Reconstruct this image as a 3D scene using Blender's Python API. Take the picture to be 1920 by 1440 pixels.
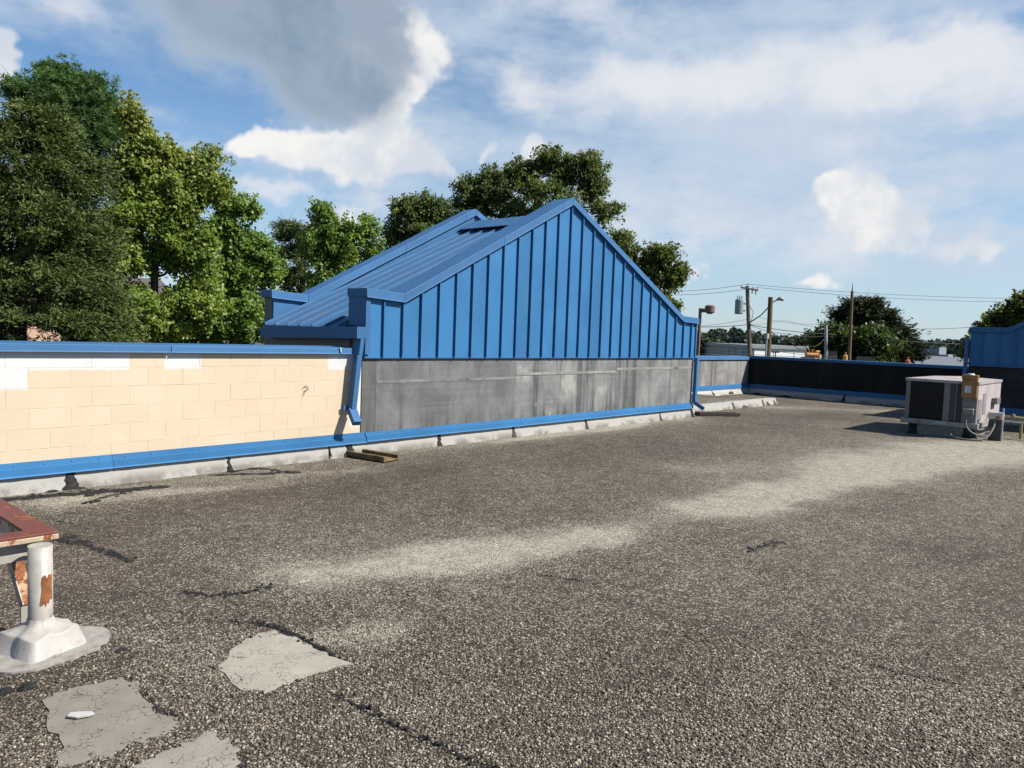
import bpy, math, random
import numpy as np
from mathutils import Vector, Matrix
random.seed(7); rng = np.random.default_rng(7)
for o in list(bpy.data.objects): bpy.data.objects.remove(o)
SC = bpy.context.scene
COL = SC.collection

# ------------------------------------------------------------------ camera
EYE = Vector((0, 0, 1.645))
FPX, CX, CY = 1430.0, 960.0, 720.0
RIGHT = Vector((0.67040626, -0.74112221, 0.03596271))
UP = Vector((0.02550531, 0.07145646, 0.99711757))
FWD = Vector((0.74155574, 0.66755663, -0.06680741))
cam = bpy.data.cameras.new('camera'); cam.sensor_width = 36; cam.lens = 36 * FPX / 1920
cam.clip_start = 0.05; cam.clip_end = 4000
camo = bpy.data.objects.new('camera', cam); COL.objects.link(camo)
m = Matrix((RIGHT, UP, -FWD)).transposed().to_4x4(); m.translation = EYE; camo.matrix_world = m
SC.camera = camo

def ray(px, py): return FWD + RIGHT * ((px - CX) / FPX) - UP * ((py - CY) / FPX)
def at(px, py, d):                       # world point seen at a photo pixel, d metres away over the ground
    r = ray(px, py); return EYE + r * (d / math.hypot(r.x, r.y))
def gp(px, py, z=0.0):
    r = ray(px, py); return EYE + r * ((z - EYE.z) / r.z)
def uvdir(px, py):
    r = ray(px, py).normalized(); return (math.atan2(r.y, r.x), math.asin(r.z))

# ------------------------------------------------------------------ node helpers
def N(nt, typ, ins=None, **props):
    nd = nt.nodes.new(typ)
    for k, v in props.items(): setattr(nd, k, v)
    for k, v in (ins or {}).items():
        s = nd.inputs[k]
        if isinstance(v, bpy.types.NodeSocket): nt.links.new(v, s)
        else: s.default_value = v
    return nd
def MA(nt, op, a, b=0.0, c=0.0, clamp=False):
    return N(nt, 'ShaderNodeMath', {0: a, 1: b, 2: c}, operation=op, use_clamp=clamp).outputs[0]
def RNG(nt, v, a, b, c=0.0, d=1.0, smooth=True):
    return N(nt, 'ShaderNodeMapRange', {0: v, 1: a, 2: b, 3: c, 4: d}, interpolation_type='SMOOTHSTEP' if smooth else 'LINEAR').outputs[0]
def MIX(nt, f, a, b, blend='MIX'):
    nd = N(nt, 'ShaderNodeMix', data_type='RGBA', blend_type=blend)
    for i, v in ((0, f), (6, a), (7, b)):
        if isinstance(v, bpy.types.NodeSocket): nt.links.new(v, nd.inputs[i])
        else: nd.inputs[i].default_value = v if i == 0 else (tuple(v) + (1,))[:4]
    return nd.outputs[2]
def NOISE(nt, vec, scale, detail=4, rough=.55, dist=0.0):
    return N(nt, 'ShaderNodeTexNoise', {'Vector': vec, 'Scale': scale, 'Detail': detail, 'Roughness': rough, 'Distortion': dist}).outputs[0]
def MAPV(nt, vec, loc=(0,0,0), rot=(0,0,0), sc=(1,1,1), typ='POINT'):
    return N(nt, 'ShaderNodeMapping', {'Vector': vec, 'Location': loc, 'Rotation': rot, 'Scale': sc}, vector_type=typ).outputs[0]

# ------------------------------------------------------------------ sun + sky
SUN = Vector((0.50, -0.90, 1.0)).normalized()
world = bpy.data.worlds.new('World'); SC.world = world; world.use_nodes = True
nt = world.node_tree; nt.nodes.clear()
sky = N(nt, 'ShaderNodeTexSky', sky_type='NISHITA', sun_disc=False, sun_elevation=math.asin(SUN.z),
        sun_rotation=math.atan2(SUN.x, SUN.y), air_density=1.0, dust_density=0.3, ozone_density=1.6, altitude=0)
SKYS = 0.10
tc = N(nt, 'ShaderNodeTexCoord').outputs['Generated']
sx = N(nt, 'ShaderNodeSeparateXYZ', {0: tc})
az = MA(nt, 'ARCTAN2', sx.outputs[1], sx.outputs[0]); el = MA(nt, 'ARCSINE', sx.outputs[2])
EXPO = 0.90; SUNE = 5.0
warpc = N(nt, 'ShaderNodeTexNoise', {'Vector': tc, 'Scale': 8.0, 'Detail': 4.0, 'Roughness': .6})
uv0 = N(nt, 'ShaderNodeCombineXYZ', {0: az, 1: el, 2: 0.0}).outputs[0]
wv = N(nt, 'ShaderNodeVectorMath', {0: warpc.outputs['Color'], 1: (.5, .5, .5)}, operation='SUBTRACT').outputs[0]
wv = N(nt, 'ShaderNodeVectorMath', {0: wv, 1: (.16, .12, 0)}, operation='MULTIPLY').outputs[0]
uv = N(nt, 'ShaderNodeVectorMath', {0: uv0, 1: wv}, operation='ADD').outputs[0]
def blobs(lst):                          # soft cloud bodies by direction: (px, py, rx, ry, tilt deg, weight)
    tot = None
    for (px, py, rx, ry, rot, w) in lst:
        u, v = uvdir(px, py); k = math.cos(math.atan((px - CX) / FPX)) ** 1.3
        q = MAPV(nt, uv, (u, v, 0), (0, 0, math.radians(rot)), (rx / FPX * k, ry / FPX * k, 1), 'TEXTURE')
        ln = N(nt, 'ShaderNodeVectorMath', {0: q}, operation='LENGTH').outputs['Value']
        b = RNG(nt, ln, 0.0, 1.0, w, 0.0)
        tot = b if tot is None else MA(nt, 'ADD', tot, b)
    return tot
fb = NOISE(nt, tc, 12.0, 7, .64)
fb2 = NOISE(nt, MAPV(nt, tc, (3, 1, 7), sc=(1, 1, 3.0)), 3.4, 5, .62)
fbs = MA(nt, 'SUBTRACT', fb, .5)
veil = blobs([(1500, 260, 1000, 420, 0, .75), (1800, 600, 800, 250, 0, .35), (120, 20, 420, 120, 0, .45), (560, 330, 420, 150, 0, .30), (1000, 60, 600, 200, 0, .35), (560, 370, 600, 50, 0, .35), (420, 290, 260, 30, 8, .3)])
va = RNG(nt, MA(nt, 'ADD', MA(nt, 'MULTIPLY', MA(nt, 'SUBTRACT', fb2, .42), 2.0), MA(nt, 'ADD', veil, MA(nt, 'MULTIPLY', fbs, .25))), .02, .95, 0, .95)
va = MA(nt, 'MAXIMUM', va, RNG(nt, el, -.02, .32, .62, 0.0))
# heavy grey-bottomed cumulus
gr = blobs([(560, 40, 330, 190, 0, 1.0), (640, 165, 190, 130, 25, .95), (380, 10, 260, 120, 0, .6), (560, -140, 480, 260, 0, 1.0), (690, 60, 120, 200, 0, .6)])
ga = RNG(nt, MA(nt, 'ADD', gr, MA(nt, 'MULTIPLY', fbs, .55)), .05, .95, 0, .97)
gfield = RNG(nt, MA(nt, 'ADD', gr, MA(nt, 'MULTIPLY', MA(nt, 'SUBTRACT', fb2, .5), .5)), .30, 1.25)
# bright crisp cumulus
wh = blobs([(800, 75, 90, 95, 0, 1.0), (738, 180, 60, 110, 8, .8), (775, 150, 50, 50, 0, .5), (710, 225, 80, 44, 0, .5), (690, 120, 90, 120, 0, .5),
            (500, 258, 130, 45, -14, .95), (620, 275, 190, 70, -12, 1.0), (740, 310, 190, 80, -16, 1.0), (830, 345, 130, 60, 0, .7),
            (1590, 365, 130, 100, 0, .95), (1560, 340, 60, 60, 0, .5), (1640, 410, 120, 70, -40, .9), (1710, 450, 140, 80, -30, .95), (1790, 492, 100, 50, -15, .8), (1570, 420, 120, 60, 0, .35),
            (1530, 525, 95, 34, 0, .95), (-10, 120, 60, 80, 0, 1.3), (1000, 290, 40, 44, 0, .9), (935, 300, 28, 36, 0, .8), (1310, 520, 34, 26, 0, .8), (680, 410, 80, 34, 0, .8)])
wa = RNG(nt, MA(nt, 'ADD', wh, MA(nt, 'MULTIPLY', fbs, 1.25)), .30, .85, 0, .96)
# broad soft white banks
sw = blobs([(1400, 130, 430, 85, -3, .85), (1680, 140, 260, 70, -10, .7), (1120, 170, 330, 110, 0, .6), (1880, 110, 240, 130, 0, .8), (1250, 400, 380, 120, 0, .35), (1550, 250, 500, 120, 0, .35), (960, 150, 110, 90, 0, .4), (620, 400, 420, 70, 0, .4), (1640, 420, 330, 190, -20, .55), (1250, 480, 420, 90, 0, .45), (150, 200, 420, 60, -6, .35), (300, 270, 260, 40, 0, .5), (500, 370, 260, 34, 0, .6), (100, 20, 300, 60, 0, .5), (1050, 20, 300, 60, 0, .4)])
swa = RNG(nt, MA(nt, 'ADD', MA(nt, 'ADD', sw, MA(nt, 'MULTIPLY', fbs, 1.0)), MA(nt, 'MULTIPLY', MA(nt, 'SUBTRACT', fb2, .5), 1.1)), .12, 1.0, 0, .92)
shade = RNG(nt, N(nt, 'ShaderNodeSeparateColor', {0: warpc.outputs['Color']}).outputs[1], .36, .60)
S = 1 / SKYS / 2 ** EXPO
c_sky = MIX(nt, 1.0, sky.outputs[0], tuple(x * .72 * 2 ** (.45 - EXPO) for x in (.92, 1.18, 1.36)), 'MULTIPLY')
c1 = MIX(nt, va, c_sky, (.56 * S, .66 * S, .79 * S))
c1 = MIX(nt, swa, c1, (.80 * S, .82 * S, .86 * S))
greyc = MIX(nt, shade, (.24 * S, .33 * S, .44 * S), (.34 * S, .42 * S, .52 * S))
c2 = MIX(nt, ga, c1, MIX(nt, gfield, (.46 * S, .55 * S, .67 * S), greyc))
whitec = MIX(nt, shade, (.66 * S, .71 * S, .79 * S), (.96 * S, .94 * S, .91 * S))
c3 = MIX(nt, wa, c2, MIX(nt, MA(nt, 'MULTIPLY', gfield, .85), whitec, greyc))
bg = N(nt, 'ShaderNodeBackground', {0: c3, 1: SKYS})
N(nt, 'ShaderNodeOutputWorld', {0: bg.outputs[0]})
sl = bpy.data.lights.new('sun', 'SUN'); sl.energy = SUNE; sl.angle = math.radians(.53); sl.color = (1, .95, .87)
so = bpy.data.objects.new('sun', sl); COL.objects.link(so)
so.rotation_euler = SUN.to_track_quat('Z', 'Y').to_euler()
so.location = (0, -10, 20)
SC.view_settings.view_transform = 'Standard'; SC.view_settings.look = 'None'
SC.view_settings.exposure = EXPO; SC.view_settings.gamma = 1.0; SC.view_settings.use_curve_mapping = False
SC.render.engine = 'CYCLES'
SC.cycles.max_bounces = 4; SC.cycles.diffuse_bounces = 3; SC.cycles.glossy_bounces = 2; SC.cycles.transparent_max_bounces = 6

# ------------------------------------------------------------------ object helpers
def thing(name, label, cat, loc=(0, 0, 0), group=None):
    o = bpy.data.objects.new(name, None); COL.objects.link(o); o.location = loc; o.empty_display_size = .2
    o['label'] = label; o['category'] = cat
    if group: o['group'] = group
    return o
def tag(o, label, cat, group=None):
    o['label'] = label; o['category'] = cat
    if group: o['group'] = group
    return o
def wloc(o):
    v = Vector((0, 0, 0))
    while o is not None: v += o.location; o = o.parent
    return v
def link(name, me, mat, parent=None, bevel=0, smooth=False):
    o = bpy.data.objects.new(name, me); COL.objects.link(o)
    if mat is not None and not me.materials: me.materials.append(mat)
    if parent is not None: o.parent = parent
    if smooth: me.shade_smooth()
    if bevel:
        b = o.modifiers.new('bevel', 'BEVEL'); b.width = bevel; b.segments = 2; b.limit_method = 'ANGLE'
    return o
class MB:
    """collects shapes given in world coordinates; build() links them as one mesh object"""
    def __init__(s): s.v = []; s.f = []
    def add(s, V, F):
        n = len(s.v); s.v += [tuple(p) for p in V]; s.f += [tuple(i + n for i in f) for f in F]; return s
    def box(s, a, b):
        x0, y0, z0 = a; x1, y1, z1 = b
        return s.add([(x0,y0,z0),(x1,y0,z0),(x1,y1,z0),(x0,y1,z0),(x0,y0,z1),(x1,y0,z1),(x1,y1,z1),(x0,y1,z1)],
                     [(0,3,2,1),(4,5,6,7),(0,1,5,4),(1,2,6,5),(2,3,7,6),(3,0,4,7)])
    def prism(s, poly, axis, a, b):      # polygon (2 coords) extruded along an axis
        n = len(poly)
        def P(p, t): return {'y': (p[0], t, p[1]), 'x': (t, p[0], p[1]), 'z': (p[0], p[1], t)}[axis]
        V = [P(p, a) for p in poly] + [P(p, b) for p in poly]
        ar = sum(poly[i][0] * poly[(i+1) % n][1] - poly[(i+1) % n][0] * poly[i][1] for i in range(n))
        flip = (ar > 0) == (axis != 'y')   # keep normals outward for a<b
        F = [tuple(range(n)), tuple(range(2*n-1, n-1, -1))] + [(i, i+n, (i+1) % n + n, (i+1) % n) for i in range(n)]
        if flip: F = [tuple(reversed(f)) for f in F]
        return s.add(V, F)
    def bar(s, a, b, w, h):              # box beam from a to b
        a = Vector(a); b = Vector(b); d = (b - a).normalized()
        r = d.cross(Vector((0, 0, 1)));  r = Vector((1, 0, 0)) if r.length < 1e-3 else r.normalized()
        u = r.cross(d); r = r * w / 2; u = u * h / 2
        V = [a-r-u, a+r-u, a+r+u, a-r+u, b-r-u, b+r-u, b+r+u, b-r+u]
        return s.add(V, [(0,1,2,3),(7,6,5,4),(0,4,5,1),(1,5,6,2),(2,6,7,3),(3,7,4,0)])
    def tube(s, pts, rad, n=8, caps=True):
        pts = [Vector(p) for p in pts]; rad = rad if hasattr(rad, '__len__') else [rad] * len(pts)
        V = []; F = []; ref = None
        for i, p in enumerate(pts):
            d = (pts[min(i+1, len(pts)-1)] - pts[max(i-1, 0)]).normalized()
            if ref is None: ref = Vector((0, 0, 1)) if abs(d.z) < .9 else Vector((1, 0, 0))
            r = d.cross(ref).normalized(); u = r.cross(d); ref = u
            for k in range(n):
                t = 2 * math.pi * k / n; V.append(p + (r * math.cos(t) + u * math.sin(t)) * rad[i])
        for i in range(len(pts) - 1):
            for k in range(n): F.append((i*n+k, i*n+(k+1) % n, (i+1)*n+(k+1) % n, (i+1)*n+k))
        if caps: F.append(tuple(range(n-1, -1, -1))); F.append(tuple(range((len(pts)-1)*n, len(pts)*n)))
        return s.add(V, F)
    def build(s, name, mat, parent=None, bevel=0, smooth=False, base=None):
        off = wloc(parent) if parent is not None else Vector(base or (0, 0, 0))
        me = bpy.data.meshes.new(name); me.from_pydata([tuple(Vector(p) - off) for p in s.v], [], s.f); me.update()
        o = link(name, me, mat, parent, bevel, smooth)
        if parent is None: o.location = off
        return o
def np_mesh(name, V, k, mat, col=None, parent=None, F=None):
    """numpy mesh: V (n,3); faces are consecutive k-gons unless F is given"""
    off = np.array(wloc(parent)) if parent is not None else np.zeros(3)
    V = np.asarray(V, dtype=np.float32) - off.astype(np.float32)
    idx = np.arange(len(V), dtype=np.int32) if F is None else np.asarray(F, dtype=np.int32).ravel()
    nf = len(idx) // k
    me = bpy.data.meshes.new(name); me.vertices.add(len(V)); me.vertices.foreach_set('co', V.ravel())
    me.loops.add(len(idx)); me.loops.foreach_set('vertex_index', idx)
    me.polygons.add(nf); me.polygons.foreach_set('loop_start', np.arange(0, nf * k, k, dtype=np.int32))
    me.polygons.foreach_set('loop_total', np.full(nf, k, dtype=np.int32))
    if col is not None:
        at_ = me.attributes.new('col', 'FLOAT_COLOR', 'POINT')
        c = np.ones((len(V), 4), dtype=np.float32); c[:, :3] = col; at_.data.foreach_set('color', c.ravel())
    me.update(calc_edges=True)
    return link(name, me, mat, parent)

# ------------------------------------------------------------------ materials
def new_mat(name):
    mt = bpy.data.materials.new(name); mt.use_nodes = True; nt = mt.node_tree
    b = nt.nodes['Principled BSDF']; pos = N(nt, 'ShaderNodeNewGeometry').outputs['Position']
    return mt, nt, b, pos
ALB = .75                                # the photograph is exposed bright: surfaces are kept a little darker than they look
def setb(nt, b, col=None, rough=None, bump=None, strength=.3, dist=.01, metal=0.0, spec=.4, k=None):
    k = ALB if k is None else k
    if col is not None and k != 1:
        col = MIX(nt, 1.0, col, (k, k, k), 'MULTIPLY')
    if col is not None:
        if isinstance(col, bpy.types.NodeSocket): nt.links.new(col, b.inputs['Base Color'])
        else: b.inputs['Base Color'].default_value = tuple(col) + (1,)
    if rough is not None:
        if isinstance(rough, bpy.types.NodeSocket): nt.links.new(rough, b.inputs['Roughness'])
        else: b.inputs['Roughness'].default_value = rough
    b.inputs['Metallic'].default_value = metal; b.inputs['Specular IOR Level'].default_value = spec
    if bump is not None:
        bn = N(nt, 'ShaderNodeBump', {'Height': bump, 'Strength': strength, 'Distance': dist})
        nt.links.new(bn.outputs[0], b.inputs['Normal'])
MATS = {}
def plain(name, col, rough=.6, var=.15, scale=6, metal=0.0, spec=.4, bump=.1, stain=None, samt=.5, sscale=3, stretch=1.0):
    """painted / metal / concrete surface with uneven tone and optional stains"""
    if name in MATS: return MATS[name]
    mt, nt, b, pos = new_mat(name)
    n1 = NOISE(nt, pos, scale, 6, .6); n2 = NOISE(nt, pos, scale * 9, 4, .6)
    f = MA(nt, 'ADD', MA(nt, 'MULTIPLY', n1, .7), MA(nt, 'MULTIPLY', n2, .3))
    c = MIX(nt, RNG(nt, f, .3, .7), [x * (1 - var) for x in col], [min(1, x * (1 + var)) for x in col])
    if stain:
        sv = MAPV(nt, pos, (5, 3, 1), sc=(1, 1, 1 / stretch))
        s = RNG(nt, NOISE(nt, sv, sscale, 8, .65, .3), .58 - samt * .2, .72 - samt * .1, 0, .9)
        c = MIX(nt, s, c, stain)
    setb(nt, b, c, RNG(nt, n1, .2, .8, max(.05, rough - .1), min(1, rough + .1)), n2, bump, .004, metal, spec)
    MATS[name] = mt; return mt

BLUE = (.040, .164, .355)
def blue_mat(name, col, dirt):
    mt, nt, b, pos = new_mat(name)
    n1 = NOISE(nt, pos, 1.3, 5, .6); n2 = NOISE(nt, pos, 38, 3, .6)
    oil = NOISE(nt, MAPV(nt, pos, sc=(2.2, 2.2, .7)), 1.6, 2, .5); oi = N(nt, 'ShaderNodeObjectInfo').outputs['Random']
    c = MIX(nt, RNG(nt, MA(nt, 'ADD', MA(nt, 'MULTIPLY', n1, .7), MA(nt, 'MULTIPLY', oi, .3)), .25, .75), [x * .88 for x in col], [x * 1.12 for x in col])
    str_ = NOISE(nt, MAPV(nt, pos, sc=(9, 9, .8)), 1.5, 6, .65)
    c = MIX(nt, RNG(nt, str_, .56, .80, 0, dirt), c, (.12, .17, .24))
    sp = RNG(nt, NOISE(nt, pos, 55, 2, .5), .70, .76, 0, dirt * 1.2)
    c = MIX(nt, sp, c, (.10, .08, .06))
    setb(nt, b, c, RNG(nt, n1, .2, .8, .42, .58), oil, .35, .03, 0, .2)
    return mt
M_BLUE = blue_mat('blue painted sheet metal', BLUE, .26)
M_BLUED = blue_mat('blue coping metal', (.048, .145, .305), .3)
def roofpan_mat():
    mt, nt, b, pos = new_mat('weathered blue roof pan')
    n1 = NOISE(nt, pos, 2.2, 7, .65); n2 = NOISE(nt, pos, 30, 3, .6)
    st = NOISE(nt, MAPV(nt, pos, sc=(.7, 6, .7)), 2.0, 6, .65)
    c = MIX(nt, RNG(nt, n1, .3, .7), (.038, .125, .27), (.052, .155, .31))
    c = MIX(nt, RNG(nt, st, .50, .70, 0, .5), c, (.12, .135, .165))
    c = MIX(nt, RNG(nt, NOISE(nt, pos, 7, 5, .6), .70, .74, 0, .7), c, (.15, .09, .06))
    setb(nt, b, c, RNG(nt, n1, .2, .8, .4, .6), n2, .06, .004, 0, .35)
    return mt
M_PAN = roofpan_mat()

def membrane(name, base, pale, dark, seed, amt):
    mt, nt, b, pos = new_mat(name)
    p = MAPV(nt, pos, (seed * 3.1, seed * 1.7, seed * 2.3))
    fine = NOISE(nt, p, 60, 3, .6)
    horiz = NOISE(nt, MAPV(nt, p, sc=(.5, .5, 26)), 1.0, 5, .6)
    blot = NOISE(nt, MAPV(nt, p, sc=(1, 1, .75)), 1.7, 9, .68, .5)
    drip = NOISE(nt, MAPV(nt, p, sc=(6, 6, .55)), 1.0, 7, .68, .2)
    streak = NOISE(nt, MAPV(nt, p, sc=(2.6, 2.6, .10)), 1.0, 4, .6)
    scratch = NOISE(nt, MAPV(nt, p, sc=(7, 7, 3)), 1.1, 10, .75, .9)
    c = MIX(nt, RNG(nt, blot, .32, .68), [x * .72 for x in base], [x * 1.28 for x in base])
    c = MIX(nt, RNG(nt, horiz, .45, .7, 0, .25), c, [x * 1.45 for x in base])
    c = MIX(nt, RNG(nt, blot, .52, .70, 0, amt), c, pale)
    c = MIX(nt, RNG(nt, drip, .54, .70, 0, .85 * min(1, amt + .25)), c, dark)
    c = MIX(nt, RNG(nt, streak, .55, .68, 0, .8), c, dark)
    c = MIX(nt, RNG(nt, scratch, .60, .66, 0, amt * .9), c, [min(.7, x * 1.35) for x in pale])
    z = N(nt, 'ShaderNodeSeparateXYZ', {0: pos}).outputs[2]
    c = MIX(nt, MA(nt, 'MULTIPLY', RNG(nt, z, .27, .55, .7, 0), RNG(nt, drip, .45, .62)), c, dark)
    setb(nt, b, c, .72, MA(nt, 'ADD', fine, blot), .25, .004, 0, .3)
    return mt
M_MEM = [membrane('grey roofing membrane %d' % i, *a) for i, a in enumerate([
    ((.12, .123, .12), (.21, .21, .20), (.05, .055, .055), 1, .40),
    ((.145, .15, .148), (.23, .235, .23), (.050, .058, .058), 2, .35),
    ((.195, .20, .195), (.38, .365, .33), (.050, .058, .056), 3, .9),
    ((.19, .195, .19), (.28, .28, .27), (.055, .062, .06), 4, .45),
    ((.245, .24, .23), (.33, .32, .30), (.09, .09, .085), 5, .45)])]
M_BLACKM = plain('black rubber membrane', (.011, .011, .012), .7, .3, 2, stain=(.022, .022, .022), samt=.5, sscale=2, stretch=4, spec=.15)
def cant_mat():
    mt, nt, b, pos = new_mat('aluminium-coated base strip')
    n1 = NOISE(nt, pos, 3.2, 8, .65, .3); n2 = NOISE(nt, pos, 70, 4, .65)
    z = N(nt, 'ShaderNodeSeparateXYZ', {0: pos}).outputs[2]
    c = MIX(nt, RNG(nt, n1, .3, .7), (.33, .32, .295), (.44, .425, .39))
    c = MIX(nt, MA(nt, 'MULTIPLY', RNG(nt, z, .01, .15, 1, 0), RNG(nt, n1, .40, .60)), c, (.16, .14, .12))
    c = MIX(nt, RNG(nt, NOISE(nt, pos, 5.3, 9, .7, .6), .66, .69, 0, .85), c, (.04, .038, .036))
    setb(nt, b, c, .75, MA(nt, 'ADD', n1, n2), .35, .006)
    return mt
M_CANT = cant_mat()
M_TAR = plain('black roofing tar', (.016, .015, .015), .75, .4, 20, stain=(.05, .045, .04), samt=.4, sscale=18, bump=.6, spec=.2)
M_TARB = plain('brown roofing tar', (.045, .036, .030), .7, .4, 12, stain=(.10, .085, .07), samt=.4, sscale=9, bump=.6, spec=.25)
def block_mat(name, a, b_, chip, white=True):
    mt, nt, b, pos = new_mat(name)
    oi = N(nt, 'ShaderNodeObjectInfo').outputs['Random']
    n1 = NOISE(nt, pos, 2.3, 6, .6); n2 = NOISE(nt, pos, 90, 4, .7)
    f = MA(nt, 'ADD', MA(nt, 'MULTIPLY', n1, .85), MA(nt, 'MULTIPLY', oi, .15))
    c = MIX(nt, RNG(nt, f, .3, .7), a, b_)
    wob = N(nt, 'ShaderNodeTexNoise', {'Vector': pos, 'Scale': 13.0, 'Detail': 5.0})
    wp = N(nt, 'ShaderNodeVectorMath', {0: pos, 1: N(nt, 'ShaderNodeVectorMath', {0: wob.outputs['Color'], 1: (.05, .0, .04)}, operation='MULTIPLY').outputs[0]}, operation='ADD').outputs[0]
    sx_ = N(nt, 'ShaderNodeSeparateXYZ', {0: wp}); X, Z = sx_.outputs[0], sx_.outputs[2]; w = None
    for x0, x1, z0, z1 in ((.3, 3.15, 1.160, 1.5), (.3, 2.245, .985, 1.20), (3.495, 3.885, 1.160, 1.5), (5.50, 5.90, 1.13, 1.5), (5.84, 6.1, .40, 1.5)):
        k = MA(nt, 'MULTIPLY', MA(nt, 'MULTIPLY', RNG(nt, X, x0 - .015, x0 + .015), RNG(nt, X, x1 - .015, x1 + .015, 1, 0)), MA(nt, 'MULTIPLY', RNG(nt, Z, z0 - .018, z0 + .018), RNG(nt, Z, z1 - .015, z1 + .015, 1, 0)))
        w = k if w is None else MA(nt, 'MAXIMUM', w, k)
    c = MIX(nt, w, c, MIX(nt, n1, (.58, .575, .56), (.68, .675, .66)))
    c = MIX(nt, RNG(nt, NOISE(nt, pos, 16, 9, .75, .8), .675, .70, 0, chip), c, (.32, .28, .23))
    grime = MA(nt, 'MULTIPLY', RNG(nt, NOISE(nt, MAPV(nt, pos, sc=(5, 5, .6)), 1.2, 6, .65), .55, .75), .22)
    c = MIX(nt, grime, c, (.40, .33, .25))
    setb(nt, b, c, .65, MA(nt, 'ADD', n2, MA(nt, 'MULTIPLY', NOISE(nt, pos, 14, 6, .6), 2.0)), .35, .004, 0, .3)
    return mt
M_CREAM = block_mat('cream masonry paint', (.60, .485, .345), (.635, .525, .39), .45)
M_JOINT = block_mat('painted mortar', (.60, .49, .36), (.64, .53, .41), .5)
M_BEIGE = plain('beige grey wall panel', (.19, .18, .155), .7, .12, 2, stain=(.13, .12, .10), samt=.4, sscale=2, stretch=4)
M_SCREW = plain('screw head', (.22, .28, .36), .4, .1, 10, metal=.3)
M_WHITE = plain('white elastomeric coating', (.40, .375, .345), .55, .10, 9, stain=(.24, .21, .18), samt=.1, sscale=5, bump=.4)
M_WHITED = plain('dirty white elastomeric coating', (.31, .29, .26), .65, .18, 14, stain=(.16, .14, .115), samt=.35, sscale=16, bump=.5)
def rust_paint(name, paint, amt, off, sc=7.0):
    mt, nt, b, pos = new_mat(name)
    n = NOISE(nt, MAPV(nt, pos, (off, 0, off * 2), sc=(1, 1, .6)), sc, 9, .68, .4)
    r = RNG(nt, n, .62 - amt * .4, .67 - amt * .4)
    n2 = NOISE(nt, pos, 40, 5, .7)
    rc = MIX(nt, RNG(nt, n2, .35, .65), (.13, .035, .014), (.30, .105, .035))
    pc = MIX(nt, RNG(nt, NOISE(nt, pos, 12, 6, .6), .35, .75), paint, [x * .75 for x in paint])
    c = MIX(nt, r, pc, rc)
    setb(nt, b, c, RNG(nt, r, 0, 1, .45, .85), MA(nt, 'ADD', n2, r), .3, .002)
    return mt
M_RUSTTOP = rust_paint('rusted steel', (.17, .046, .030), .16, 2.0)
M_RUSTW = rust_paint('rusty white paint', (.42, .39, .345), .13, 5.0, 9)
M_RUSTO = rust_paint('orange rust scale', (.42, .27, .15), .52, 3.0, 11)
M_RUSTB = rust_paint('rust-edged cream paint', (.50, .39, .27), .20, 1.0, 13)
M_RUSTP = plain('bare rust patch', (.25, .095, .032), .9, .35, 30, stain=(.16, .055, .02), samt=.5, sscale=30, bump=.5)

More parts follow.
